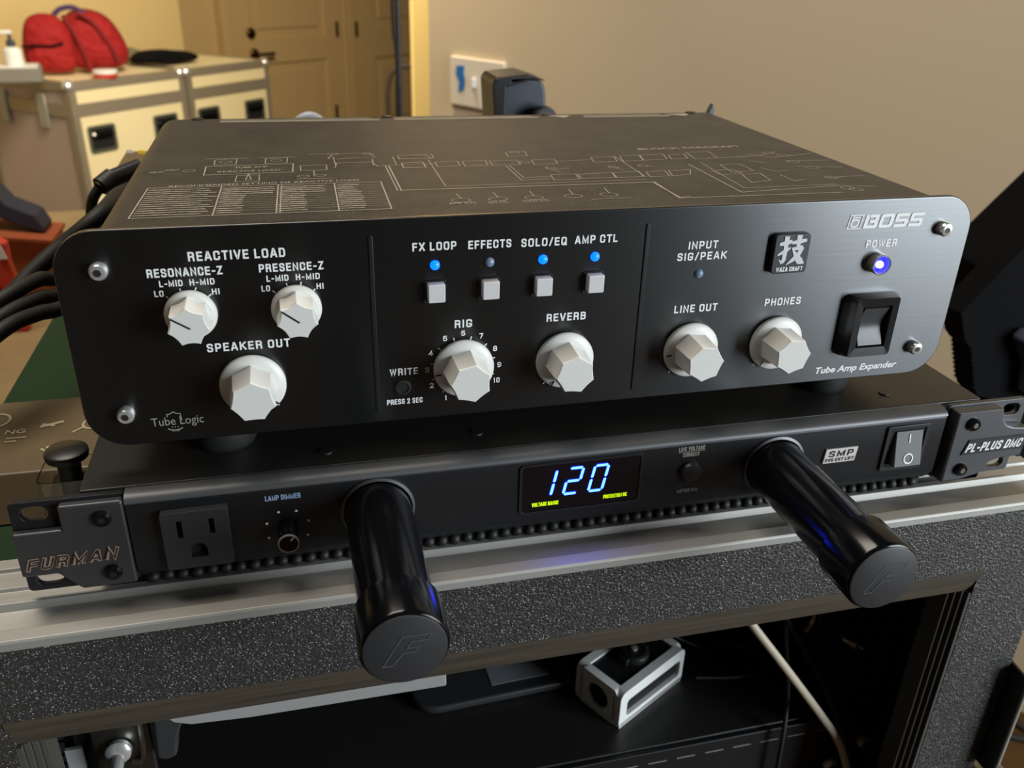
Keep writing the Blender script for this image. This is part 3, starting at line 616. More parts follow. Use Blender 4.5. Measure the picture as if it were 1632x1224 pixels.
# pull-out lamp tubes
for hx, hz in hl:
    bm = BM(); lathe(bm, [(.0162, 0), (.0162, .0009), (.0150, .0013), (.0147, .0005)], (hx, YF, hz), (0, -1, 0), 48); obj('tube_collar', bm, 'ear', pc)
    bm = BM(); lathe(bm, disc_cap([(.0143, 0), (.0143, .072)]), (hx, YF, hz), (0, -1, 0), 56); tb = obj('lamp_tube', bm, 'tube', pc)
    bm = BM(); lathe(bm, disc_cap([(.0143, .0655), (.0163, .0672), (.0163, .0860), (.0158, .0872), (.0152, .0876)]), (hx, YF, hz), (0, -1, 0), 56)
    for k in range(4):                          # shallow flats round the cap
        pass
    cp = obj('end_cap', bm, 'tube', tb)
    ye = YF-.0876
    bm = BM(); lathe(bm, disc_cap([(.0150, .0), (.0150, .0005), (.0146, .0007)]), (hx, ye, hz), (0, -1, 0), 56); dk_ = obj('cap_disc', bm, mat('dark_grey_disc', (.03, .031, .034, 1), .5), cp)
    Fp = [(-.0082, -.0062), (-.0046, -.0062), (-.0010, -.0012), (.0034, -.0012), (.0050, .0010), (.0006, .0010), (.0024, .0036), (.0078, .0036), (.0096, .0062), (-.0010, .0062)]
    bm = BM(); stroke(bm, [(hx+a, hz+b) for a, b in Fp], .00045, front(ye-.0008), closed=True); o = obj('emblem', bm, mat('grey_emblem', c(84, 84, 88), .4), dk_, smooth=False)

# ribbed rubber mat under it
bm = BM(); n = 0; x = -.1840
box(bm, -.186, .199, -.0128, .19, -.0603, -.0566)
while x < .1985:
    tube(bm, [(x, -.0138+.0004*math.sin(n*1.7), -.0580), (x, -.0128, -.0580)], .0026, 10, False)
    lathe(bm, [(.0026, 0), (.0021, .0011), (.0012, .0017), (0, .0019)], (x, -.0138+.0004*math.sin(n*1.7), -.0580), (0, -1, 0), 10)
    x += .0060; n += 1
tag(obj('rubber_mat', bm, 'rubber', None), 'black ribbed rubber mat with knobbly edge under the power conditioner', 'mat')

# ================================================================== AMPLIFIER UNIT
HH, HW = .0917, .2013
amp = thing('amplifier', (0, .12, -.012), 'black amplifier unit with white knobs and brushed front panel standing on the power conditioner', 'amplifier')
bm = BM(); prism(bm, rrect(-.1885, .1885, .0015, HH-.0012, .0105, 8), .0030, .2470); body = obj('case_body', bm, 'body', amp, ang=25)
bm = BM(); prism(bm, rrect(-HW, HW, 0, HH, .0165, 10), 0, .0030); pn = obj('front_panel', bm, 'panel', amp, bevel=.0007)
YP = -.00015
lettering('lettering', 'ink', pn, [
    ('REACTIVE LOAD', -.1531, .0780, -.1168, .0038), ('RESONANCE-Z', -.1688, .0722, -.1411, .0035), ('PRESENCE-Z', -.1274, .0721, -.1025, .0034),
    ('L-MID', -.1649, .0683, -.1563, .0026), ('H-MID', -.1538, .0683, -.1445, .0026), ('LO', -.1672, .0644, -.1638, .0025), ('HI', -.1460, .0641, -.1431, .0025),
    ('L-MID', -.1249, .0681, -.1164, .0026), ('H-MID', -.1136, .0681, -.1042, .0026), ('LO', -.1272, .0641, -.1239, .0025), ('HI', -.1058, .0639, -.1030, .0025),
    ('SPEAKER OUT', -.1508, .0396, -.1182, .0037), ('FX LOOP', -.0667, .0776, -.0485, .0036), ('EFFECTS', -.0435, .0774, -.0252, .0036), ('SOLO/EQ', -.0209, .0772, -.0010, .0036), ('AMP CTL', .0027, .0774, .0219, .0036),
    ('RIG', -.0493, .0426, -.0417, .0037), ('REVERB', -.0083, .0425, .0098, .0037), ('WRITE', -.0778, .0223, -.0655, .0033), ('PRESS 2 SEC', -.0795, .0083, -.0638, .0026),
    ('INPUT', .0556, .0723, .0697, .0036), ('SIG/PEAK', .0508, .0672, .0746, .0036), ('LINE OUT', .0522, .0423, .0735, .0037), ('PHONES', .0978, .0427, .1165, .0037),
    ('POWER', .1456, .0686, .1622, .0037), ('Tube Amp Expander', .1312, .0034, .1776, .0046, .2)], YP)
nums = [(-.0534, .0094), (-.0596, .0161), (-.0616, .0238), (-.0598, .0317), (-.0535, .0381), (-.0456, .0400), (-.0376, .0381), (-.0313, .0316), (-.0293, .0236), (-.0304, .0161)]
for k, (x, z) in enumerate(nums):
    s = str(k+1); w_ = .0008 if s == '1' else (.0029 if s == '10' else .0018)
    lettering('lettering', 'ink', pn, [(s, x-w_/2, z-.0012, x+w_/2, .0025)], YP)
bm = BM()
kc = (-.0456, .0240)
for k in range(10):
    t = math.radians(232-31.3*k); stroke(bm, [(kc[0]+.0131*math.cos(t), kc[1]+.0131*math.sin(t)), (kc[0]+.0145*math.cos(t), kc[1]+.0145*math.sin(t))], .0005, front(YP))
for a, b in (((-.1624, .0636), (-.1629, .0643)), ((-.1574, .0657), (-.1576, .0671)), ((-.1524, .0657), (-.1517, .0672)), ((-.1476, .0633), (-.1465, .0642)),
             ((-.1220, .0633), (-.1228, .0641)), ((-.1170, .0654), (-.1174, .0669)), ((-.1121, .0655), (-.1117, .0671)), ((-.1075, .0630), (-.1065, .0639))): stroke(bm, [a, b], .0005, front(YP))
for kx in (.0006, .0620, .1060): stroke(bm, [(kx-.0080, .0138), (kx-.0089, .0124)], .0006, front(YP))
stroke(bm, [(-.1345+.0088, .0142), (-.1345+.0094, .0132)], .0006, front(YP))
obj('tick_marks', bm, 'ink', pn, smooth=False)
# script mark at lower left: words with a shield outline
bm = BM(); text_bm(bm, 'Tube Logic', -.1765, .0068, -.1560, .0050, front(YP), bold=.0)
sh = [(-.1700, .0120), (-.1700, .0131), (-.1688, .0132), (-.1675, .0141), (-.1662, .0132), (-.1648, .0131), (-.1646, .0100)]
stroke(bm, sh, .0004, front(YP)); stroke(bm, [(-.1702, .0063), (-.1690, .0057), (-.1675, .0055), (-.1660, .0057), (-.1648, .0063)], .0005, front(YP))
for k in (-1, 0, 1): poly(bm, circ(-.1675+.0011*k, .0070, .00025, 8), front(YP)); stroke(bm, [(-.1675+.0010*k, .0056), (-.1675+.0010*k, .0051)], .0004, front(YP))
obj('emblem', bm, 'inkdim', pn, smooth=False)
# maker's wordmark: drawn letters, square emblem
bm = BM(); fy = front(YP); Z0 = .0780; L_ = .0065; shr = lambda p: (p[0]+(p[1]-Z0)*.16, p[1])
def letter(polys):
    for P in polys: poly(bm, [shr((x, Z0+z)) for x, z in P], fy)
bx = .1419; lw = .0070; t = .0017
letter([[(bx, 0), (bx+t, 0), (bx+t, L_), (bx, L_)], [(bx+t+.0003, L_-.0014), (bx+lw-.0006, L_-.0014), (bx+lw-.0002, L_-.0004), (bx+lw-.0008, L_), (bx+t+.0003, L_)], [(bx+t+.0009, L_*.5-.0007), (bx+lw-.0008, L_*.5-.0007), (bx+lw-.0008, L_*.5+.0007), (bx+t+.0009, L_*.5+.0007)],
        [(bx+.0003, 0), (bx+lw-.0006, 0), (bx+lw, .0006), (bx+lw, .0014), (bx+.0003, .0014)], [(bx+lw-t, .0010), (bx+lw, .0010), (bx+lw, L_*.5-.0004), (bx+lw-.0006, L_*.5), (bx+lw-t, L_*.5)], [(bx+lw-t-.0002, L_*.5), (bx+lw-.0006, L_*.5), (bx+lw-.0002, L_*.5+.0004), (bx+lw-.0002, L_-.0006), (bx+lw-t-.0002, L_-.0006)]])
bx += .0080
oo = rrect(bx, bx+lw, 0, L_, .0012, 3); oi = rrect(bx+t, bx+lw-t, .0014, L_-.0014, .0005, 3)
ring_flat(bm, [shr((x, Z0+z)) for x, z in oo], [shr((x, Z0+z)) for x, z in oi], fy)
for q in (1, 2):
    bx += .0080
    letter([[(bx, 0), (bx+lw-.0006, 0), (bx+lw, .0006), (bx+lw, .0014), (bx, .0014)], [(bx+lw-t, .0012), (bx+lw, .0012), (bx+lw, L_*.5), (bx+lw-t, L_*.5)], [(bx+.0003, L_*.5-.0007), (bx+lw-.0002, L_*.5-.0007), (bx+lw-.0006, L_*.5+.0007), (bx, L_*.5+.0007)],
            [(bx, L_*.5), (bx+t, L_*.5), (bx+t, L_-.001), (bx, L_-.001)], [(bx, L_-.0014), (bx+lw, L_-.0014), (bx+lw, L_), (bx+.0006, L_), (bx, L_-.0006)]])
e0 = .1334
ring_flat(bm, [shr(p) for p in ((e0, Z0), (e0+.0070, Z0), (e0+.0070, Z0+L_+.0002), (e0, Z0+L_+.0002))], [shr(p) for p in ((e0+.0005, Z0+.0005), (e0+.0065, Z0+.0005), (e0+.0065, Z0+L_-.0003), (e0+.0005, Z0+L_-.0003))], fy)
stroke(bm, [shr(p) for p in ((e0+.0018, Z0+.0058), (e0+.0018, Z0+.0030))], .0007, fy); stroke(bm, [shr(p) for p in ((e0+.0018, Z0+.0054), (e0+.0052, Z0+.0054))], .0005, fy)
pp = [(e0+.0035+.0019*math.cos(t_), Z0+.0027+.0017*math.sin(t_)) for t_ in [math.radians(130-24*k) for k in range(14)]]; stroke(bm, [shr(p) for p in pp], .0007, fy)
obj('wordmark', bm, 'ink', pn, smooth=False)
# engraved lines between the sections
for x in (-.0834, .0356):
    bm = BM(); prism(bm, rrect(x-.0009, x+.0009, .0050, .0850, .0008, 3), -.0006, .0); obj('divider_rib', bm, mat('dark_rib', (.03, .03, .032, 1), .4, .6), pn, bevel=.0004)
# panel screws
for x, z in ((-.1852, .0153), (.1852, .0153), (-.1852, .0764), (.1852, .0764)):
    bm = BM(); lathe(bm, disc_cap([(.0034, 0), (.0034, .0030), (.0028, .0040), (.0022, .0042)]), (x, 0, z), (0, -1, 0), 26); s = obj('panel_screw', bm, 'chrome', amp)
    bm = BM(); lathe(bm, disc_cap([(.0015, .0041), (.0015, .0044)]), (x, 0, z), (0, -1, 0), 6); obj('screw_socket', bm, 'rubber', s)
# knobs
def knob(x, z, r, rb, rt, depth, phase, face_line=None, skirt_mark=None, conc=.06):
    bm = BM(); lathe(bm, disc_cap([(r*.97, .0006), (r, .0014), (r, .0026), (r*.96, .0033), (rb*1.02, .0042)]), (x, 0, z), (0, -1, 0), 48)
    k = obj('control_knob', bm, 'knob', amp)
    bm = BM(); n = 7; rings = []
    for y, rr in ((-.0030, rb), (-.0090, rb*.55+rt*.45), (-depth+.0006, rt*1.0), (-depth, rt*.95)):
        ring = []
        for i in range(n):
            for j in range(6):
                t0 = math.radians(phase+360/n*i); t1 = math.radians(phase+360/n*(i+1)); f = j/6
                p = Vector((math.cos(t0), math.sin(t0)))*(1-f)+Vector((math.cos(t1), math.sin(t1)))*f
                p *= (1-conc*4*f*(1-f)); ring.append(bm.verts.new((x+p.x*rr, y, z+p.y*rr)))
        rings.append(ring)
    for a, b in zip(rings, rings[1:]):
        m_ = len(a)
        for q in range(m_): bm.faces.new((a[q], a[(q+1) % m_], b[(q+1) % m_], b[q]))
    bm.faces.new(rings[-1])
    obj('knob_grip', bm, 'knob', k, ang=24)
    if face_line is not None:
        t = math.radians(face_line); bm = BM(); stroke(bm, [(x-.0006*math.cos(t), z-.0006*math.sin(t)), (x+.0068*math.cos(t), z+.0068*math.sin(t))], .0007, front(-depth-.0002)); obj('pointer_line', bm, 'black', k, smooth=False)
    if skirt_mark is not None:
        t = math.radians(skirt_mark); bm = BM()
        fnk = lambda a, b: (a, -.00365 + (math.hypot(a-x, b-z)-r*.86)*.05, b)
        stroke(bm, [(x+r*.80*math.cos(t), z+r*.80*math.sin(t)), (x+r*.95*math.cos(t), z+r*.95*math.sin(t))], .0008, lambda a, b: (a, -.0042, b)); obj('pointer_line', bm, 'black', k, smooth=False)
knob(-.1547, .0570, .0100, .0083, .0080, .0160, 92, face_line=146, conc=.085)
knob(-.1143, .0567, .0100, .0083, .0080, .0160, 89, face_line=142, conc=.085)
knob(-.1345, .0243, .0134, .0100, .0090, .0185, 90, skirt_mark=318, conc=.028)
knob(-.0456, .0241, .0134, .0098, .0090, .0185, 76, skirt_mark=187, conc=.028)
knob(.0006, .0241, .0134, .0098, .0090, .0185, 84, skirt_mark=240, conc=.028)
knob(.0620, .0241, .0134, .0098, .0090, .0185, 108, skirt_mark=186, conc=.028)
knob(.1060, .0241, .0134, .0098, .0090, .0185, 108, skirt_mark=232, conc=.028)
# push buttons and lights
for k, x in enumerate((-.0575, -.0344, -.0111, .0122)):
    z = .0606
    bm = BM(); prism(bm, rrect(x-.0050, x+.0046, z-.0058, z+.0042, .0012, 3), -.0008, 0, holes=[rrect(x-.0042, x+.0042, z-.0050, z+.0038, .0008, 3)]); bz = obj('button_bezel', bm, 'black', amp, bevel=.0002)
    bm = BM(); prism(bm, rrect(x-.0036, x+.0036, z-.0044, z+.0036, .0006, 3), -.0046, -.0001); obj('push_button', bm, mat('pale_grey_plastic', c(214, 212, 212), .4), bz, bevel=.0005)
    bm = BM(); lathe(bm, [(.0021, 0), (.0020, .0006), (.0014, .0013), (0, .0016)], (x, 0, .0713), (0, -1, 0), 20); o = obj('indicator_light', bm, 'ledoff' if k == 1 else 'blue', amp)
    o['label'] = 'unlit clear indicator light' if k == 1 else 'glowing blue indicator light'
bm = BM(); lathe(bm, [(.0021, 0), (.0020, .0006), (.0014, .0013), (0, .0016)], (.0622, 0, .0607), (0, -1, 0), 20); o = obj('indicator_light', bm, 'ledoff', amp); o['label'] = 'unlit clear indicator light'
bm = BM(); lathe(bm, disc_cap([(.0038, 0), (.0036, .0008), (.0026, .0010), (.0022, .0005)]), (-.0723, 0, .0164), (0, -1, 0), 24); obj('write_button', bm, 'rubber', amp)
# power light in its sleeve
px_, pz_ = .1532, .0612
bm = BM(); lathe(bm, [(.0050, 0), (.0050, .0046), (.0046, .0051), (.0041, .0046), (.0039, .0008)], (px_, 0, pz_), (0, -1, 0), 32); sl = obj('light_sleeve', bm, 'chrome', amp)
bm = BM(); lathe(bm, [(.0039, .0006), (.0026, .0012), (.0022, .0030), (.0012, .0040), (0, .0043)], (px_, 0, pz_), (0, -1, 0), 24); o = obj('power_light', bm, mat('deep_blue_glow', c(40, 40, 255), .3, emit=(.03, .03, 1.0, 1), estr=2.2), sl); o['label'] = 'glowing blue power light'
bm = BM(); lathe(bm, [(.0019, .0030), (.0016, .0044), (.0009, .0050), (0, .0052)], (px_-.0004, 0, pz_), (0, -1, 0), 20); obj('light_core', bm, mat('white_blue_core', c(200, 205, 255), .3, emit=(.55, .65, 1.0, 1), estr=2.5), sl)
# rocker switch
bm = BM(); ro, ri = (.1395, .1700, .0145, .0460), (.1440, .1650, .0165, .0445)
P0 = rrect(*ro, .0035, 3); P1 = rrect(ri[0]-.001, ri[1]+.001, ri[2]-.001, ri[3]+.001, .0015, 3); P2 = rrect(.1468, .1628, .0200, .0412, .0004, 3); P3 = rrect(.1472, .1624, .0204, .0408, .0004, 3)
rows = [[bm.verts.new((a, y, b)) for a, b in P] for P, y in ((P0, -.0001), (P0, -.0015), (P1, -.0072), (P2, -.0068), (P3, -.0010))]
for a, b in zip(rows, rows[1:]):
    for k in range(len(a)): bm.faces.new((a[k], a[(k+1) % len(a)], b[(k+1) % len(a)], b[k]))
bm.faces.new(rows[-1]); swb = obj('power_switch', bm, mat('semi_gloss_black', (.010, .010, .011, 1), .25), amp)
bm = BM(); zz = [.0210+.0192*k/8 for k in range(9)]
pr = [(-.0012, zz[0])]+[(-.0064+.0040*(1-abs((z-.0306)/.0096)**1.6)*.75, z) for z in zz]+[(-.0012, zz[-1])]
prism(bm, pr, .1484, .1614, 'yz'); obj('rocker', bm, mat('grey_rocker_plastic', (.055, .057, .062, 1), .35), swb)
# badge with brush character
bm = BM(); prism(bm, rrect(.0962, .1140, .0595, .0780, .0018, 4), -.0034, 0); bd = obj('badge', bm, 'badge', amp, bevel=.0005)
bx, bz_ = .1051, .0705; q = .0072
ST = [[(-.95, .45, .10), (-.6, .50, .16), (-.12, .62, .12)], [(-.50, .95, .18), (-.50, .2, .15), (-.52, -.6, .15), (-.62, -.82, .12), (-.85, -.62, .02)], [(-.98, -.28, .06), (-.5, -.02, .16), (-.15, .18, .05)],
      [(-.05, .52, .10), (.4, .58, .16), (.95, .66, .10)], [(.42, 1.0, .20), (.40, .6, .15), (.40, .12, .13)], [(.0, .10, .10), (.45, .14, .14), (.74, .18, .14), (.55, -.25, .16), (.2, -.62, .15), (-.28, -.98, .02)], [(.10, -.02, .06), (.38, -.42, .18), (.68, -.76, .24), (1.0, -.92, .04)]]
bm = BM()
for s in ST:
    for (a, b) in zip(s, s[1:]):
        for k in range(5):
            f0, f1 = k/5, (k+1)/5; A_ = Vector((a[0]+(b[0]-a[0])*f0, a[1]+(b[1]-a[1])*f0)); B_ = Vector((a[0]+(b[0]-a[0])*f1, a[1]+(b[1]-a[1])*f1)); wa = a[2]+(b[2]-a[2])*f0; wb = a[2]+(b[2]-a[2])*f1
            d_ = (B_-A_).normalized(); n_ = Vector((-d_.y, d_.x)); e_ = d_*.03
            poly(bm, [(bx+p.x*q*.95, bz_+p.y*q*.95) for p in (A_-e_+n_*wa, A_-e_-n_*wa, B_+e_-n_*wb, B_+e_+n_*wb)], front(-.0036))
obj('brush_character', bm, mat('silver_ink', c(205, 208, 212), .4), bd, smooth=False)
lettering('lettering', 'ink', bd, [('WAZA CRAFT', .0985, .0606, .1120, .0021, 0, .01)], -.0036)
# feet
for x in (-.1500, .1500):
    for y in (.0200, .2150):
        bm = BM(); lathe(bm, disc_cap([(.0125, 0), (.0140, .003), (.0140, .0135)]), (x, y, -.0120), (0, 0, 1), 28); obj('rubber_foot', bm, 'rubber', amp)
# print on the lid
ZL = HH-.0012; zt = ZL+.00012
Lf = lambda a, b: (a, b, zt+OFF())
def T(crop, x, y):
    x0, y0, s = {'D': (180, 180, 3.264), 'E': (600, 160, 3.264), 'F': (1000, 160, 2.582)}[crop]
    p = H(x0+x/s, y0+y/s, 2, zt); return (p.x, p.y)
bm = BM(); LWD = .00045
def tl(crop, pts, wd=LWD, closed=False): stroke(bm, [T(crop, *p) for p in pts], wd, Lf, closed)
# table frame, columns, rows of small characters
TLp, TRp, BRp, BLp = [Vector(T('D', *p)) for p in ((182, 393), (1394, 358), (1450, 498), (80, 550))]
stroke(bm, [TLp, TRp, BRp, BLp], .0006, Lf, closed=True)
def tab(s, t): return (TLp*(1-s)+TRp*s)*(1-t)+(BLp*(1-s)+BRp*s)*t
cols = [0, .305, .545, .79, 1]
for s in cols[1:4]: stroke(bm, [tab(s, 0), tab(s, 1)], .0006, Lf)
stroke(bm, [tab(.56, .02), tab(.56, 1)], .0004, Lf)
obj('lid_diagram', bm, 'topink', body, smooth=False)
bm = BM()
for r in range(13):
    t = .06+.92*r/13
    if r: stroke(bm, [tab(.31, t-.03), tab(1, t-.03)], .00022, Lf)
    for ci in range(4):
        s0 = cols[ci]+.012; s1 = cols[ci+1]
        frac = (.72+.25*random.random(), .38 if r > 3 else .9, .42 if r > 3 else .8, .30+.22*random.random())[ci]
        s = s0
        while s < s0+(s1-s0)*frac:
            wl = random.uniform(.004, .012); a = tab(s, t+.02); b = tab(s+wl, t+.02)
            stroke(bm, [a, b], random.choice((.0007, .0009, .0011)), Lf); s += wl+random.choice((.003, .003, .008))
obj('lid_small_print', bm, 'topink', body, smooth=False)
def ttext(s, crop, p0, p1, h):
    bm = BM(); a = T(crop, *p0); b = T(crop, *p1); text_bm(bm, s, a[0], a[1], b[0], h, Lf, z1=b[1], bold=.005); obj('lid_lettering', bm, 'topink', body, smooth=False)
ttext('RECOMMENDED SETTING OF REACTIVE LOAD', 'D', (290, 388), (1282, 353), .0032)
ttext('REACTIVE LOAD', 'D', (545, 312), (872, 300), .0032)
ttext('TUBE AMP', 'D', (632, 290), (805, 284), .0034)
ttext('BLOCK DIAGRAM', 'F', (50, 205), (458, 193), .0045)
ttext('TUBE AMP', 'D', (185, 316), (262, 312), .003); ttext('INPUT', 'D', (272, 304), (345, 300), .003)
ttext('AMP CTL', 'E', (380, 543), (525, 537), .0034); ttext('EXT CTL', 'E', (590, 538), (690, 533), .0034); ttext('FOOT CTL', 'E', (770, 530), (905, 524), .0034)
bm = BM()
tl('D', [(485, 280), (938, 265), (935, 308), (472, 325)], .0006, True)
for P in ([(530, 246), (645, 240), (640, 268), (527, 273)], [(795, 238), (908, 233), (905, 258), (792, 263)], [(645, 326), (762, 322), (760, 354), (635, 358)], [(975, 275), (1110, 270), (1113, 296), (977, 300)], [(1480, 222), (1620, 218), (1660, 236), (1490, 238)], [(1500, 262), (1612, 258), (1628, 284), (1512, 286)]): tl('D', P, closed=True)
tl('D', [(480, 240), (705, 236)]); tl('D', [(755, 234), (945, 230)]); tl('D', [(690, 350), (705, 318), (720, 348), (690, 350)]); tl('D', [(1020, 216), (1120, 212)]); tl('D', [(1120, 240), (1140, 215), (1330, 208), (1365, 232)])
tl('D', [(1165, 240), (1340, 230)]); tl('D', [(1155, 285), (1165, 262), (1345, 255), (1375, 278)]); tl('D', [(1145, 230), (1160, 275)]); tl('D', [(1455, 228), (1475, 270)]); tl('D', [(1350, 240), (1355, 275)])
tl('D', [(1045, 300), (1047, 325)]); tl('D', [(960, 345), (1150, 340)])
tl('D', [(1420, 280), (1480, 405)]); tl('D', [(1435, 278), (1500, 405)])
def ell(crop, x, y, r):
    a = T(crop, x, y); P = circ(a[0], a[1], r, 14, r*.8); stroke(bm, P, .00035, Lf, True)
for x, y in ((398, 301), (1078, 326), (990, 330), (1143, 213), (1330, 214), (588, 256), (850, 247)): ell('D', x, y, .0028)
tl('E', [(45, 340), (110, 468)]); tl('E', [(65, 340), (130, 468)]); tl('E', [(270, 310), (360, 447)]); tl('E', [(0, 341), (300, 330)]); tl('E', [(130, 468), (1450, 425)], .0007); tl('E', [(360, 447), (1400, 412)], .0004)
for P in ([(110, 288), (285, 280), (298, 300), (118, 306)], [(130, 325), (240, 320), (258, 345), (142, 350)], [(305, 322), (420, 317), (435, 340), (318, 346)], [(447, 318), (565, 312), (580, 338), (460, 342)], [(587, 315), (728, 310), (750, 332), (605, 338)], [(805, 310), (925, 305), (942, 328), (822, 333)], [(670, 270), (770, 265), (785, 287), (685, 292)],
          [(1115, 298), (1235, 293), (1252, 318), (1132, 322)], [(1265, 290), (1365, 285), (1388, 312), (1285, 318)], [(1370, 286), (1490, 280), (1512, 306), (1390, 312)], [(1518, 285), (1600, 280), (1618, 302), (1535, 306)], [(905, 388), (1035, 383), (1055, 410), (925, 415)], [(1048, 385), (1225, 376), (1245, 402), (1065, 408)], [(1230, 378), (1365, 370), (1388, 398), (1250, 402)], [(1402, 372), (1500, 365), (1525, 393), (1425, 398)], [(1520, 366), (1632, 360), (1632, 385), (1540, 392)]): tl('E', P, closed=True)
tl('E', [(672, 340), (755, 415), (905, 408)]); tl('E', [(692, 338), (765, 402), (905, 396)]); tl('E', [(940, 318), (1115, 308)]); tl('E', [(1240, 292), (1400, 398)]); tl('E', [(1440, 428), (1580, 505), (1632, 500)], .0007)
tl('E', [(880, 350), (960, 375)]); tl('E', [(930, 358), (1000, 352)]); tl('E', [(1210, 340), (1290, 365)]); tl('E', [(1360, 335), (1460, 345)]); tl('E', [(1120, 515), (1330, 506)], .0004)
for i, (x, y) in enumerate(((440, 520), (632, 513), (820, 506), (1025, 498), (1210, 490))): ell('E', x, y, .0042); tl('E', [(x-25, y-34), (x, y-8)])
for x, y in ((770, 322), (720, 270), (1235, 348), (1385, 342), (905, 352)): ell('E', x, y, .0026)
tl('F', [(110, 335), (215, 402), (880, 378)], .0006); tl('F', [(250, 262), (470, 378), (870, 350)], .0006); tl('F', [(300, 255), (480, 360), (860, 345)], .0004)
for P in ([(240, 215), (330, 210), (370, 236), (280, 242)], [(345, 290), (430, 284), (470, 300), (390, 308)], [(380, 265), (460, 262), (520, 290), (430, 296)], [(470, 305), (545, 300), (590, 330), (510, 338)]): tl('F', P, closed=True)
for P in ([(370, 238), (540, 228), (610, 212)], [(500, 250), (560, 256)], [(550, 278), (600, 292), (660, 288)], [(630, 308), (690, 332), (730, 326)], [(490, 222), (600, 236), (760, 218)], [(650, 250), (830, 246)], [(700, 272), (880, 275)], [(820, 318), (970, 308)], [(870, 350), (1030, 354)]): tl('F', P)
for x, y in ((580, 216), (640, 226), (680, 252), (760, 276), (840, 318), (905, 360), (940, 366)): ell('F', x, y, .0034)
obj('lid_diagram', bm, 'topink', body, smooth=False)
# pale print bars along the rear edge, rear rivets
for (x0, x1, m_) in ((-.150, -.055, 'inkdim'), (-.043, .050, 'ink'), (.085, .145, 'ink')):
    bm = BM(); yy = .2385
    x = x0
    stroke(bm, [(x0, yy-.0028), (x1, yy-.0028)], .0030, Lf)
    while x < x1-.004: wl = random.uniform(.003, .009); stroke(bm, [(x, yy+.0026), (min(x+wl, x1), yy+.0026)], .0016, Lf); x += wl+.0016
    obj('lid_caution_print', bm, 'topink', body, smooth=False)
for xx in (.068, .155):
    bm = BM(); poly(bm, [(xx-.010, .242), (xx+.008, .242), (xx+.002, .234)], Lf); obj('lid_caution_print', bm, 'topink', body, smooth=False)
for xx in (-.165, -.048, .060, .166):
    bm = BM(); lathe(bm, disc_cap([(.0040, 0), (.0034, .0012)]), (xx, .2455, ZL-.0004), (0, 0, 1), 16); obj('lid_screw', bm, 'black', body)
bm = BM(); prism(bm, [(.1795, ZL-.012), (.1850, ZL-.012), (.1850, ZL+.0030), (.1835, ZL+.0060), (.1810, ZL+.001)], .247, .252); obj('rear_lug', bm, 'bluegrey', amp, bevel=.0008)

# ================================================================== around the rack, left
# taupe boxed control with mushroom knob under a clear blister
bx_ = thing('boxed_pedal', (-.26, .095, ZT), 'taupe printed box with a black mushroom knob beside the power conditioner', 'box')
X0, X1 = -.36, -.2095
bm = BM(); prism(bm, [(.046, ZT+.0004), (.0585, -.041), (.127, -.036), (.127, ZT+.0004)], X0, X1, 'yz'); bb = obj('box', bm, 'taupe', bx_, bevel=.001)
tp = lambda a, b: (a, b, -.041+(b-.0585)*(.005/.0685)+.0003+OFF())
bm = BM(); p = H(0, 672, 2, -.0385)
stroke(bm, circ(p.x-.001, .108, .0065, 20), .0012, tp, True); text_bm(bm, 'NG', -.2640, .0935, -.2545, .0042, tp, bold=.02); stroke(bm, [(-.262, .0895), (-.2535, .0895)], .001, tp); stroke(bm, [(-.262, .0865), (-.2575, .0865)], .001, tp)
hx_, hy_ = -.2395, .0735
for a in (-70, -38, -10, 18, 48): t = math.radians(90+a); stroke(bm, [(hx_, hy_), (hx_+.0055*math.cos(t), hy_+.0055*math.sin(t))], .0012, tp)
poly(bm, circ(hx_, hy_-.0005, .0024, 10), tp)
stroke(bm, circ(-.2225, .0975, .0052, 18), .0011, tp, True); stroke(bm, [(-.2270, .0945), (-.2315, .0905)], .0011, tp); stroke(bm, [(-.2475, .0985), (-.2385, .1015)], .002, tp); stroke(bm, [(-.2470, .1005), (-.2420, .0985)], .0015, tp)
obj('printed_marks', bm, 'print', bb, smooth=False)
bm = BM(); kx, ky = -.2232, .0435
lathe(bm, disc_cap([(.0060, 0), (.0052, .004), (.0050, .022), (.0052, .026), (.0092, .029), (.0096, .031), (.0094, .0325), (.0080, .0335)]), (kx, ky, ZT+.007), (0, 0, 1), 32); mk = obj('mushroom_knob', bm, 'black', bx_); mk['label'] = 'black mushroom-shaped knob'
bm = BM(); prism(bm, rrect(-.2365, -.2095, .0335, .0575, .004, 4), ZT+.0004, -.034, 'xy', holes=[rrect(-.2360, -.2100, .0340, .0570, .0036, 4)]); o = obj('blister', bm, 'clear', bx_); o['label'] = 'clear plastic blister round the knob'
bm = BM(); lathe(bm, disc_cap([(.0085, 0), (.0092, .004), (.0085, .0068)]), (kx, ky, ZT), (0, 0, 1), 28); obj('knob_base', bm, 'chrome', bx_)
# tan bench top left of the rack, lower
bench = thing('workbench', (-.75, .4, ZF), 'tan wooden bench top left of the rack case', 'bench')
BZ = -.22
bm = BM(); box(bm, -1.15, RX0-.012, -.35, 1.25, BZ-.03, BZ); obj('bench_top', bm, 'tan', bench, bevel=.003)
for x in (-1.1, RX0-.06):
    for y in (-.3, 1.2): bm = BM(); box(bm, x-.025, x+.025, y-.025, y+.025, ZF, BZ-.03); obj('leg', bm, 'tan', bench)
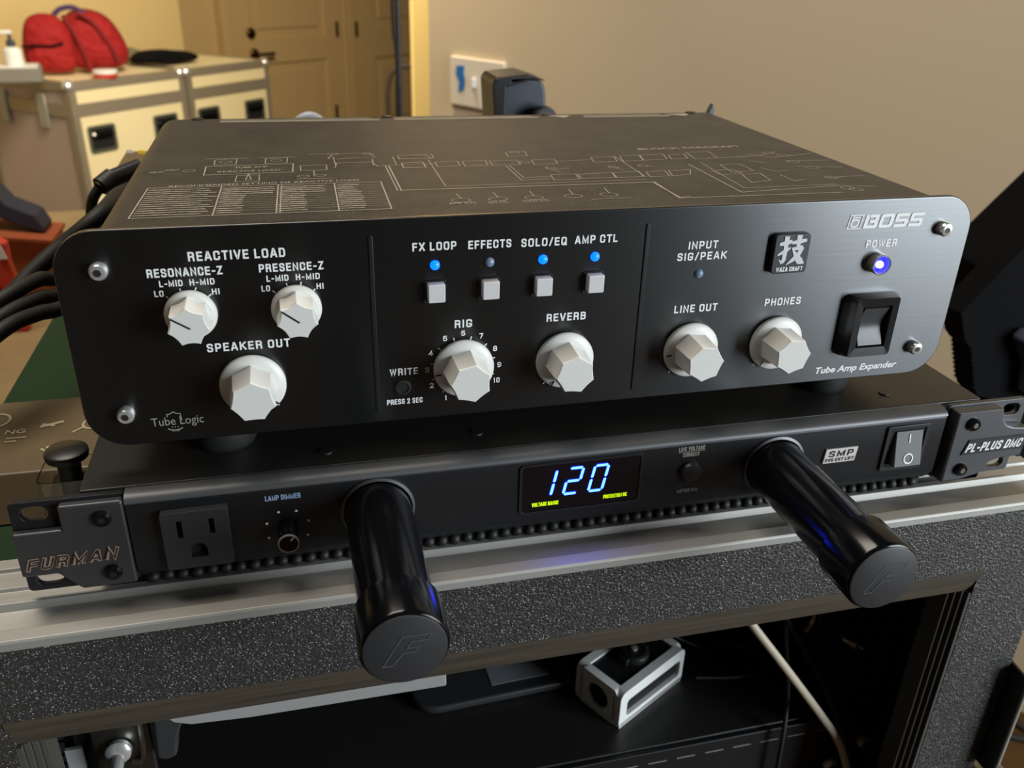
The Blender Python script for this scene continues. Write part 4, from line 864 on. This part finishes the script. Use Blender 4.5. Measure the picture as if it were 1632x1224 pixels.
# cables leaving the amplifier
Y1, Y2 = .19, .12
def rc(pts, r, label):
    return cable('cable', pts, r, 'cable', label)
rc([(-.140, .280, .030), (-.190, .274, .044), (-.214, .245, .047), H(160, 342, 1, .20), H(100, 392, 1, .19), H(55, 432, 1, .18), H(18, 472, 1, .17), H(-40, 540, 1, .16)], .0050, 'thick black cable arching highest behind the amplifier left side')
rc([(-.130, .272, .048), (-.185, .275, .048), (-.205, .245, .045), H(112, 430, 1, .18), H(60, 446, 1, .15), H(15, 470, 1, .13), H(-60, 520, 1, .11)], .0041, 'upper of three black cables curving off left from the amplifier')
rc([(-.110, .272, .032), (-.185, .272, .032), (-.205, .235, .030), H(112, 458, 1, .165), H(60, 476, 1, .14), H(12, 500, 1, .12), H(-60, 550, 1, .10)], .0041, 'middle of three black cables curving off left from the amplifier')
rc([(-.090, .272, .017), (-.185, .270, .017), (-.205, .220, .012), H(112, 484, 1, .15), H(60, 500, 1, .13), H(10, 522, 1, .11), H(-60, 580, 1, .09)], .0041, 'lowest of three black cables curving off left from the amplifier')
pl = thing('plug_lead', H(180, 290, 1, .29), 'black plug and strain relief sticking out behind the amplifier left edge', 'plug')
bm = BM(); a = H(222, 266, 1, .30); b = H(178, 284, 1, .285); tube(bm, [a, a*.5+b*.5, b], .0056, 14); obj('plug_body', bm, 'black', pl)
bm = BM(); e = H(158, 300, 1, .278); tube(bm, [b, b*.5+e*.5, e], .0046, 12)
for k in range(4):
    q_ = b*(1-k/4)+e*k/4; lathe(bm, disc_cap([(.0066, -.0013), (.0066, .0013)]), q_, (e-b), 14)
obj('strain_relief', bm, 'rubber', pl)
bm = BM(); tube(bm, [e, H(148, 318, 1, .278), H(145, 345, 1, .283), H(150, 380, 1, .295)], .0034, 10); obj('lead', bm, 'cable', pl)
# taupe unit behind the amplifier with tiny yellow light
a = H(196, 284, 1, .33); b = H(200, 240, 1, .40)
tu = thing('control_box', (-.2, .36, ZT), 'taupe box with tiny yellow light peeking out behind the amplifier left side', 'box')
ztop = H(205, 240, 1, .40).z; zfr = H(186, 276, 1, .33).z; xl = H(200, 246, 1, .40).x
bm = BM(); prism(bm, [(.31, ZT+.0004), (.32, zfr), (.40, ztop), (.41, ZT+.0004)], xl, -.10, 'yz'); t_ = obj('box', bm, 'taupe', tu, bevel=.003)
sl_ = (ztop-zfr)/.08
for (u, v, m_) in ((226, 244, mat('yellow_light', c(230, 190, 40), .4)), (207, 243, mat('white_cap', c(200, 195, 180), .5))):
    d_ = ray(u, v); n_ = Vector((0, -sl_, 1)); p = CAM+d_*((Vector((0, .32, zfr))-CAM).dot(n_)/d_.dot(n_))
    bm = BM(); lathe(bm, disc_cap([(.003, 0), (.002, .002)]), p, n_, 12); obj('indicator', bm, m_, t_)
# cardboard box with dark cloth and red carton
cb = thing('cardboard_box', (-.47, .85, BZ), 'orange-brown open cardboard box on the bench left of the rack', 'box')
P0 = H(-40, 325, 1, .9); P1 = H(95, 368, 1, .9); P2 = H(60, 450, 1, .82)
bm = BM(); x1 = H(90, 400, 1, .85).x
prism(bm, [(-.75, BZ), (x1, BZ), (x1+.012, H(92, 368, 1, .85).z), (-.75, H(-40, 318, 1, .85).z)], .80, .86); obj('box', bm, 'orange', cb, bevel=.003)
bm = BM(); prism(bm, [(-.75, H(-40, 316, 1, .85).z), (x1+.012, H(92, 367, 1, .85).z), (x1+.012, H(92, 367, 1, .85).z+.004), (-.75, H(-40, 312, 1, .85).z)], .79, .87); obj('box_flap', bm, 'orange', cb)
Pc = [H(u, v, 1, .86) for u, v in ((-40, 270), (0, 287), (25, 312), (68, 328), (84, 350), (82, 357), (40, 344), (0, 327), (-40, 313))]
bm = BM(); prism(bm, [(p.x, p.z) for p in Pc], .815, .86); tag(obj('cloth', bm, 'navy', None, bevel=.012, seg=3), 'dark navy cloth heaped on the orange-brown cardboard box', 'cloth')
Pc = [H(u, v, 1, .70) for u, v in ((-40, 372), (8, 388), (14, 420), (28, 452), (14, 474), (-40, 478))]
ctn = thing('carton', (Pc[1].x, .72, BZ), 'red and white printed carton at the photo left edge below the navy cloth', 'carton')
bm = BM(); zb_ = BZ
prism(bm, [(Pc[0].x, zb_)]+[(Pc[3].x, zb_)]+[(p.x, p.z) for p in (Pc[3], Pc[2], Pc[1], Pc[0])], .70, .715); obj('box', bm, 'redcard', ctn, bevel=.002)
bm = BM(); a = H(-10, 380, 1, .699); b = H(12, 412, 1, .699); prism(bm, [(a.x, b.z), (b.x, b.z), (b.x-.006, a.z), (a.x, a.z)], .697, .6995); obj('white_label', bm, 'white', ctn)
a = H(-12, 430, 1, .699); b = H(6, 474, 1, .699); bm = BM(); prism(bm, [(a.x, b.z), (b.x, b.z), (b.x-.012, a.z), (a.x, a.z)], .697, .6995); obj('white_label', bm, 'white', ctn)

# ================================================================== road cases at the back
CZ = -.364
q0 = H(106, 134, 2, CZ); q1 = H(286, 111, 2, CZ); q2 = H(427, 96, 2, CZ)
CU = (q2-q0); CU.z = 0; CU.normalize(); CN = Vector((-CU.y, CU.x, 0))
def roadcase(origin, width, depth, label, butterfly):
    r = thing('road_case', (origin+CU*width/2+CN*depth/2).to_tuple()[:2]+(ZF,), label, 'road case', 'cream road cases along the far wall')
    fn = lambda s, z, t: tuple(Vector((origin.x, origin.y, 0))+CU*s+CN*t+Vector((0, 0, z)))
    zt_, zb, zs = CZ, ZF+.12, CZ-.115
    def P(name, s0, s1, z0, z1, t0, t1, m, bev=0, par=r):
        bm = BM(); prism(bm, [(s0, z0), (s1, z0), (s1, z1), (s0, z1)], t0, t1, fn=fn); return obj(name, bm, m, par, bevel=bev)
    e = .034
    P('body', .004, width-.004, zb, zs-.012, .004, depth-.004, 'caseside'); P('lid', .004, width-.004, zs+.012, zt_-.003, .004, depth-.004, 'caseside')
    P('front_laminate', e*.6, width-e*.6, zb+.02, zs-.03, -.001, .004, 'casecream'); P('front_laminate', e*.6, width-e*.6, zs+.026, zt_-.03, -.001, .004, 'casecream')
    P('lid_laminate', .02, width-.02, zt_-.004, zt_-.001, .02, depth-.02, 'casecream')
    bm = BM()
    def bar(s0, s1, z0, z1, t0, t1): prism(bm, [(s0, z0), (s1, z0), (s1, z1), (s0, z1)], t0, t1, fn=fn)
    for z0, z1 in ((zt_-e, zt_), (zs-.03, zs+.026), (zb, zb+e)): bar(0, width, z0, z1, -.004, .002); bar(-.003, .003, z0, z1, -.004, depth); bar(width-.003, width+.003, z0, z1, -.004, depth)
    for s0, s1 in ((0, e), (width-e, width)): bar(s0, s1, zb, zt_, -.0035, .002)
    for s0, s1 in ((0, e),): bar(-.0025, .003, zb, zt_, -.0035, e); bar(-.0025, .003, zb, zt_, depth-e, depth)
    for t0, t1 in ((0, e), (depth-e, depth)): bar(0, width, zt_-.002, zt_+.003, t0, t1)
    for s0, s1 in ((0, e), (width-e, width)): bar(s0, s1, zt_-.002, zt_+.0035, 0, depth)
    obj('aluminium_edging', bm, 'aludull', r)
    for s in (.012, width-.012):
        for t in (.012, depth-.012):
            bm = BM(); lathe(bm, [(0, -.028), (.016, -.023), (.026, -.010), (.028, 0), (.026, .010), (.016, .023), (0, .028)], fn(s, zt_-.012, t), (0, 0, 1), 16); obj('ball_corner', bm, 'chrome', r)
    for s in (width*.20, width*.77):
        z = zs-.135; bm = BM(); prism(bm, rrect(s-.075, s+.075, z-.06, z+.06, .015, 3), -.008, -.001, fn=fn, holes=[rrect(s-.062, s+.062, z-.047, z+.047, .01, 3)]); hd_ = obj('handle_dish', bm, mat('dark_steel_dish', c(112, 114, 98), .4, .5), r)
        bm = BM(); prism(bm, rrect(s-.062, s+.062, z-.047, z+.047, .01, 3), -.003, -.0012, fn=fn); obj('dish_back', bm, 'deep', hd_)
        bm = BM(); tube(bm, [fn(s-.055, z+.02, -.006), fn(s-.03, z+.022, -.014), fn(s+.03, z+.022, -.014), fn(s+.055, z+.02, -.006)], .012, 8); obj('sprung_handle', bm, 'gloss', hd_)
    if butterfly:
        for t in (depth*.30, depth*.75):
            bm = BM(); prism(bm, [(t-.03, zs-.09), (t+.03, zs-.09), (t+.03, zs+.06), (t-.03, zs+.06)], -.012, -.0045, fn=lambda t_, z, s: fn(s, z, t_)); o = obj('butterfly_latch', bm, mat('pale_steel', c(170, 172, 160), .45, .3), r, bevel=.006)
    bm = BM()
    for s in (.08, width-.08):
        for t in (.08, depth-.08): lathe(bm, disc_cap([(.055, -.018), (.06, -.01), (.06, .01), (.055, .018)]), fn(s, ZF+.06, t), CU, 20); 
    obj('casters', bm, 'rubber', r)
    return r
w1 = (q1-q0).dot(CU)-.012; w2 = (q2-q1).dot(CU)-.012
roadcase(q0, w1, .62, 'cream road case carrying the red bag, nearest of the pair by the far wall', True)
roadcase(q0+CU*(w1+.018), w2, .62, 'cream road case carrying the black cloth, standing nearer the door', False)
# lower grey slab and bottle in front left
sA = H(69, 132, 2, CZ+.004); 
sl = thing('padded_lid', (sA-CU*.2).to_tuple(), 'grey felt-edged slab lying on the left end of the road case', 'slab')
fn = lambda s, t, z: tuple(Vector((sA.x, sA.y, CZ+.0045))+CU*s*0+Vector((1, .12, 0)).normalized()*s+Vector((-.12, 1, 0)).normalized()*t+Vector((0, 0, z)))
bm = BM(); prism(bm, [(-.5, 0), (0, 0), (-.01, .17), (-.5, .17)], 0, .060, fn=fn); obj('slab', bm, 'greyfoam', sl, bevel=.006)
bm = BM(); prism(bm, [(-.49, .01), (-.012, .01), (-.02, .16), (-.49, .16)], .060, .064, fn=fn); obj('slab_top', bm, 'white', sl)
bp = Vector(fn(-.105, .085, .064)); bo = thing('pump_bottle', bp.to_tuple(), 'white pump bottle with dark collar on the grey slab', 'bottle')
bm = BM(); lathe(bm, disc_cap([(.034, 0), (.037, .006), (.037, .052), (.034, .066), (.018, .076)]), bp, (0, 0, 1), 20); obj('bottle', bm, 'white', bo)
bm = BM(); lathe(bm, disc_cap([(.018, .076), (.018, .10), (.008, .104), (.007, .128)]), bp, (0, 0, 1), 16); cp_ = obj('collar', bm, 'bluegrey', bo)
bm = BM(); box(bm, bp.x-.035, bp.x+.012, bp.y-.010, bp.y+.010, bp.z+.126, bp.z+.142); obj('pump_head', bm, 'white', bo, bevel=.004)
# red bag
rp = H(133, 119, 2, CZ+.004); rb = thing('duffel_bag', rp.to_tuple(), 'red nylon gear bag on the nearest cream road case', 'bag')
sc_ = (rp-CAM).dot(RM[2])/F      # metres per photo pixel at the bag
BU = Vector((.98, .2, 0)).normalized(); BN = Vector((-BU.y, BU.x, 0))
def blob(name, m, outline, depth, par, dn=.0, puff=.35, lev=2, nz=.0):
    """padded cushion with the given side outline, both faces bulging, on the bag's axes"""
    bm = BM(); o3 = lambda s, z, t: rp+BU*s+BN*t+Vector((0, 0, z))
    cx = sum(p[0] for p in outline)/len(outline); cz = sum(p[1] for p in outline)/len(outline)
    rows = []
    for f, t in ((.0, 0), (.55, 0), (.9, .12), (1, .32), (1, .68), (.9, .88), (.55, 1), (.0, 1)):
        if f == 0: rows.append([bm.verts.new(o3(cx, cz, dn+t*depth))])
        else: rows.append([bm.verts.new(o3(cx+(a-cx)*f+random.uniform(-nz, nz), max(.002, cz+(b-cz)*f+random.uniform(-nz, nz)), dn+t*depth)) for a, b in outline])
    for a, b in zip(rows, rows[1:]):
        n = len(outline)
        for k in range(n):
            if len(a) == 1: bm.faces.new((a[0], b[k], b[(k+1) % n]))
            elif len(b) == 1: bm.faces.new((a[k], a[(k+1) % n], b[0]))
            else: bm.faces.new((a[k], a[(k+1) % n], b[(k+1) % n], b[k]))
    return obj(name, bm, m, par, sub=lev, ang=180)
px2 = lambda pts: [((u-133)*sc_, (119-v)*sc_*1.02) for u, v in pts]
blob('bag_body', 'red', px2([(120, 118), (165, 118), (205, 112), (210, 90), (200, 62), (184, 36), (165, 28), (140, 28), (118, 34), (112, 60), (112, 95)]), .30, rb, .03, nz=.008)
blob('front_pocket', 'red', px2([(56, 118), (95, 119), (128, 118), (131, 90), (126, 55), (112, 34), (90, 30), (66, 36), (58, 60), (52, 90)]), .20, rb, -.03, nz=.006)
bm = BM(); tube(bm, [rp+BU*s+BN*-.034+Vector((0, 0, z)) for s, z in [(px2([p])[0]) for p in ((54, 76), (75, 75), (95, 76), (112, 72))]], .006, 6); obj('zip', bm, 'fabric', rb)
bm = BM()
for P in (((140, 30), (160, 45), (178, 75), (192, 108)), ((118, 34), (130, 60), (140, 90), (146, 116))): tube(bm, [rp+BU*s+BN*.028+Vector((0, 0, z)) for s, z in px2(P)], .011, 6)
obj('strap', bm, 'reddk', rb)
bm = BM(); tube(bm, [rp+BU*s+BN*.1+Vector((0, 0, z)) for s, z in px2(((105, 36), (116, 27), (134, 24), (150, 32), (165, 38)))], .012, 6); obj('carry_handle', bm, mat('purple_grey_web', c(70, 50, 90), .8), rb)
# tin, black cloth and small grey jar
tp_ = H(169, 123, 2, CZ+.004); tn = thing('round_tin', tp_.to_tuple(), 'small round red tin with white lid band before the red bag', 'tin')
bm = BM(); lathe(bm, disc_cap([(.050, 0), (.052, .018)]), tp_, (0, 0, 1), 24); obj('tin', bm, 'tin', tn)
bm = BM(); lathe(bm, disc_cap([(.053, .018), (.053, .030), (.048, .033)]), tp_, (0, 0, 1), 24); obj('lid', bm, 'white', tn)
gp = H(272, 104, 2, CZ+.004)
bm = BM(); rp_s, BU_s = rp, BU; rp = gp; BU = CU; BN_s = BN; BN = CN
cl = blob('cloth', 'fabric', [(-.16, .002), (.05, .0), (.22, .002), (.25, .02), (.20, .045), (.10, .05), (.0, .075), (-.10, .070), (-.15, .04)], .16, None, nz=.012); tag(cl, 'crumpled black cloth on the road case nearer the door', 'cloth')
rp = H(222, 101, 2, CZ+.004); cl = blob('pouch', mat('olive_grey_fabric', c(110, 108, 80), .9), [(-.05, .0), (.05, .0), (.06, .04), (.03, .075), (-.04, .07)], .1, None, nz=.006); tag(cl, 'small olive-grey pouch between the red bag and the black cloth', 'pouch')
rp, BU, BN = rp_s, BU_s, BN_s

# ================================================================== behind the amplifier
# switch plate on the beige wall
WN = Vector((-.854, -.52, 0)); WP = KC
a = HP(722, 88, WP, WN); b = HP(808, 98, WP, WN); zl = HP(722, 165, WP, WN)
pa = thing('switch_plate', tuple((a+b)/2), 'white switch plate with blue tape on the beige wall', 'switch plate')
fn = lambda s, z, t: tuple(Vector((a.x, a.y, 0))+DR*s+WN*t+Vector((0, 0, z)))
Lp = (b-a).dot(DR); z1 = a.z; z0 = zl.z
bm = BM(); prism(bm, rrect(0, Lp, z0, z1, .004, 3), 0, .012, fn=fn); pp_ = obj('plate', bm, 'plate', pa, bevel=.004)
k = HP(762, 131, WP, WN); ks = (k-a).dot(DR); bm = BM(); prism(bm, [(ks-.005, k.z-.014), (ks+.005, k.z-.014), (ks+.004, k.z+.012), (ks-.004, k.z+.012)], .012, .024, fn=fn); obj('toggle', bm, 'white', pa, bevel=.002)
tpts = [HP(u, v, WP, WN) for u, v in ((733, 104), (745, 104), (744, 116), (746, 124), (745, 142), (736, 146), (737, 128), (732, 118))]
bm = BM(); prism(bm, [((p-a).dot(DR), p.z) for p in tpts], .0122, .0140, fn=fn); o = obj('tape', bm, 'tape', pa); o['label'] = 'torn strip of blue masking tape'
# clamp head on stalk
ch_ = thing('gooseneck_clamp', (.098, .45, ZT), 'black ball-jointed clamp head rising behind the amplifier before the beige wall', 'clamp')
Yc = .42
P = [H(u, v, 1, Yc) for u, v in ((778, 200), (776, 136), (783, 122), (800, 117), (815, 122), (816, 200))]
bm = BM(); o_ = [(p.x, p.z) for p in (H(800, 205, 1, Yc), H(797, 140, 1, Yc), H(803, 132, 1, Yc), H(835, 122, 1, Yc), H(866, 130, 1, Yc), H(870, 145, 1, Yc), H(872, 205, 1, Yc))]
prism(bm, o_, Yc, Yc+.035); obj('clamp_body', bm, 'bluegrey', ch_, bevel=.003)
o_ = [(p.x, p.z) for p in (H(781, 205, 1, Yc), H(777, 128, 1, Yc), H(783, 119, 1, Yc), H(830, 114, 1, Yc), H(862, 124, 1, Yc), H(832, 124, 1, Yc), H(800, 134, 1, Yc), H(797, 205, 1, Yc))]
bm = BM(); prism(bm, o_, Yc-.02, Yc+.03); o = obj('clamp_jaw', bm, 'black', ch_, bevel=.002)
kb = H(866, 192, 1, Yc-.012); bm = BM(); lathe(bm, [(0, -.0125)]+[(.0125*math.cos(t), .0125*math.sin(t)) for t in [-1.2, -.8, -.4, 0, .4, .8, 1.2]]+[(0, .0125)], kb, (0, 0, 1), 20); obj('ball_joint', bm, mat('dark_blue_grey_rubber', c(58, 62, 74), .6), ch_)
bm = BM(); pz = H(840, 205, 1, Yc); tube(bm, [(pz.x, Yc+.015, pz.z+.01), (pz.x, Yc+.02, -.02), (pz.x, Yc+.02, ZT+.008)], .008, 10); lathe(bm, disc_cap([(.035, 0), (.035, .006), (.03, .009)]), (pz.x, Yc+.02, ZT+.0004), (0, 0, 1), 24); obj('stalk', bm, 'black', ch_)
# grey curved grip
a = H(470, 190, 1, .34); b = H(492, 181, 1, .34); c2 = H(520, 191, 1, .34)
gr_ = thing('headphones', (b.x, .34, ZT), 'grey curved headband just showing over the amplifier rear edge', 'headphones')
bm = BM(); hw = (c2.x+.010-a.x+.012)/2; hc = (c2.x+.010+a.x-.012)/2; tube(bm, [(hc-hw, .34, ZT+.012)]+[(hc-hw*math.cos(PI*k/8), .34, b.z-.06+.0575*math.sin(PI*k/8)) for k in range(9)]+[(hc+hw, .34, ZT+.012)], .0042, 10); obj('headband', bm, mat('light_grey_plastic', c(170, 174, 180), .4), gr_)
for xx in (hc-hw, hc+hw):
    bm = BM(); lathe(bm, disc_cap([(.010, -.008), (.012, 0), (.010, .008)]), (xx, .34, ZT+.0125), (1, 0, 0), 18); obj('ear_cup', bm, 'black', gr_)
# pole with a cable, curved loop behind
pr_ = 1.75
ms = thing('microphone_stand', (RG(636, 200, pr_).x, RG(636, 200, pr_).y, ZF), 'slim dark stand pole with cable before the brown door', 'stand')
a = RG(632, -60, pr_); b = RG(638, 200, pr_)
bx0 = Vector((b.x, b.y, 0)); tp0 = Vector((a.x, a.y, .45))
bm = BM(); tube(bm, [tp0, Vector((b.x, b.y, ZF+.03))], .0050, 10, False); obj('pole', bm, mat('dark_grey_metal', c(70, 66, 66), .4, .6), ms)
bm = BM(); tube(bm, [tp0+Vector((-.012, -.01, 0)), RG(626, 20, pr_-.02), RG(631, 70, pr_-.02), RG(634, 130, pr_-.02), RG(634, 220, pr_-.02), Vector((b.x-.02, b.y, ZF+.05))], .0035, 8); obj('pole_cable', bm, 'cable', ms)
bm = BM()
for k in range(3): t = 2*PI*k/3+.4; tube(bm, [(b.x, b.y, ZF+.16), (b.x+.25*math.cos(t), b.y+.25*math.sin(t), ZF+.012)], .009, 8, False)
obj('tripod_leg', bm, 'black', ms)
lr_ = 4.3
lp = thing('coiled_hose', (RG(620, 180, lr_).x, RG(620, 180, lr_).y, ZF), 'dark curved hose loop behind the slim pole', 'hose')
Q = [RG(u, v, lr_) for u, v in ((622, 260), (619, 185), (618, 150), (622, 122), (634, 108), (655, 105), (690, 108))]
bm = BM(); tube(bm, [Vector((Q[0].x, Q[0].y, ZF+.012))]+Q+[Vector((Q[-1].x+.02, Q[-1].y, Q[-1].z-.15)), Vector((Q[-1].x+.03, Q[-1].y, ZF+.012))], .011, 10); obj('hose', bm, mat('dark_brown_rubber', c(56, 46, 34), .6), lp)

# ================================================================== right side
# black fabric bag with toothed edge
JY = .30
bag = thing('gig_bag', (.62, JY+.06, ZF), 'black fabric bag with toothed zip edge standing right of the amplifier', 'bag')
def outl(pts, y): return [(p.x, p.z) for p in [H(u, v, 1, y) for u, v in pts]]     # outline measured on the rear plane of the layer
teeth = []
v = 535
while v < 605: teeth += [(1513+ (v-535)*.09, v), (1517+(v-535)*.09, v+3.5)]; v += 7
P1 = [(1500, 395), (1545, 352), (1580, 318), (1632, 268), (1720, 200), (1800, 230), (1800, 640), (1700, 652), (1560, 650), (1530, 640)]
b1 = outl(P1, JY+.09)
zlow = ZF
bm = BM(); prism(bm, b1[:7]+[(b1[6][0]-.03, -.38), (.76, -.46), (.685, -.54), (.66, ZF), (.55, ZF), (.545, -.54), (.52, -.40), b1[8], b1[9]], JY+.03, JY+.09); obj('back_panel', bm, 'fabric', bag, bevel=.004, seg=3)
P2 = [(1499, 482), (1530, 450), (1575, 402), (1632, 342), (1720, 270), (1800, 300), (1800, 640), (1600, 630), (1525, 610)]+teeth[::-1]+[(1505, 524)]
b2 = outl(P2, JY+.029)
ib = 6
bm = BM(); prism(bm, b2[:7]+[(b2[6][0]-.03, -.37), (.74, -.45), (.67, -.53), (.65, ZF), (.55, ZF), (.54, -.53), (.515, -.38)]+b2[7:], JY, JY+.029); obj('front_flap', bm, 'fabric', bag, bevel=.0008)
Pb = [H(u, v, 1, JY-.006) for u, v in ((1616, 536), (1632, 522), (1690, 540), (1690, 640), (1625, 625), (1630, 580))]
bm = BM(); prism(bm, [(p.x, p.z) for p in Pb], JY-.02, JY-.001); o = obj('painted_sheen', bm, mat('slate_blue_sheen', c(64, 70, 92), .8), bag, bevel=.004); o['label'] = 'slate blue highlight painted on the black fabric'  # highlight on the bag fabric, put in as a slate blue patch
# dark case, and cables on the carpet to the right of the rack
fcz = ZF
dc = thing('equipment_case', tuple(H(1640, 1040, 2, -1.2))[:2]+(ZF,), 'dark grey equipment case on the carpet right of the rack', 'case')
e0_ = H(1597, 1060, 2, -1.18)
bm = BM(); prism(bm, rrect(e0_.x, e0_.x+.16, e0_.y, e0_.y+.20, .02, 3), ZF+.0, -1.20, 'xy'); obj('case_body', bm, mat('charcoal_case', c(52, 52, 56), .6), dc, bevel=.008)
bm = BM(); prism(bm, rrect(e0_.x-.005, e0_.x+.165, e0_.y-.005, e0_.y+.205, .02, 3), -1.1995, -1.18, 'xy'); obj('case_lid', bm, mat('grey_case_lid', c(96, 94, 96), .55), dc, bevel=.006)
FZc = ZF+.008
def fl(u, v): p = H(u, v, 2, FZc); return Vector((p.x, p.y, FZc))
cable('cable', [fl(1560, 1140), fl(1580, 1132), fl(1605, 1140), fl(1640, 1165), fl(1700, 1180)], .007, 'cable', 'upper black cable on the brown carpet right of the latch')
cable('cable', [fl(1555, 1160), fl(1590, 1168), fl(1632, 1178), fl(1700, 1190)], .007, 'cable', 'lower black cable on the brown carpet right of the latch')
cable('cable', [fl(1590, 1085), fl(1612, 1112), fl(1640, 1128), fl(1700, 1150)], .008, 'cable', 'black cable on the brown carpet nearest the dark case')
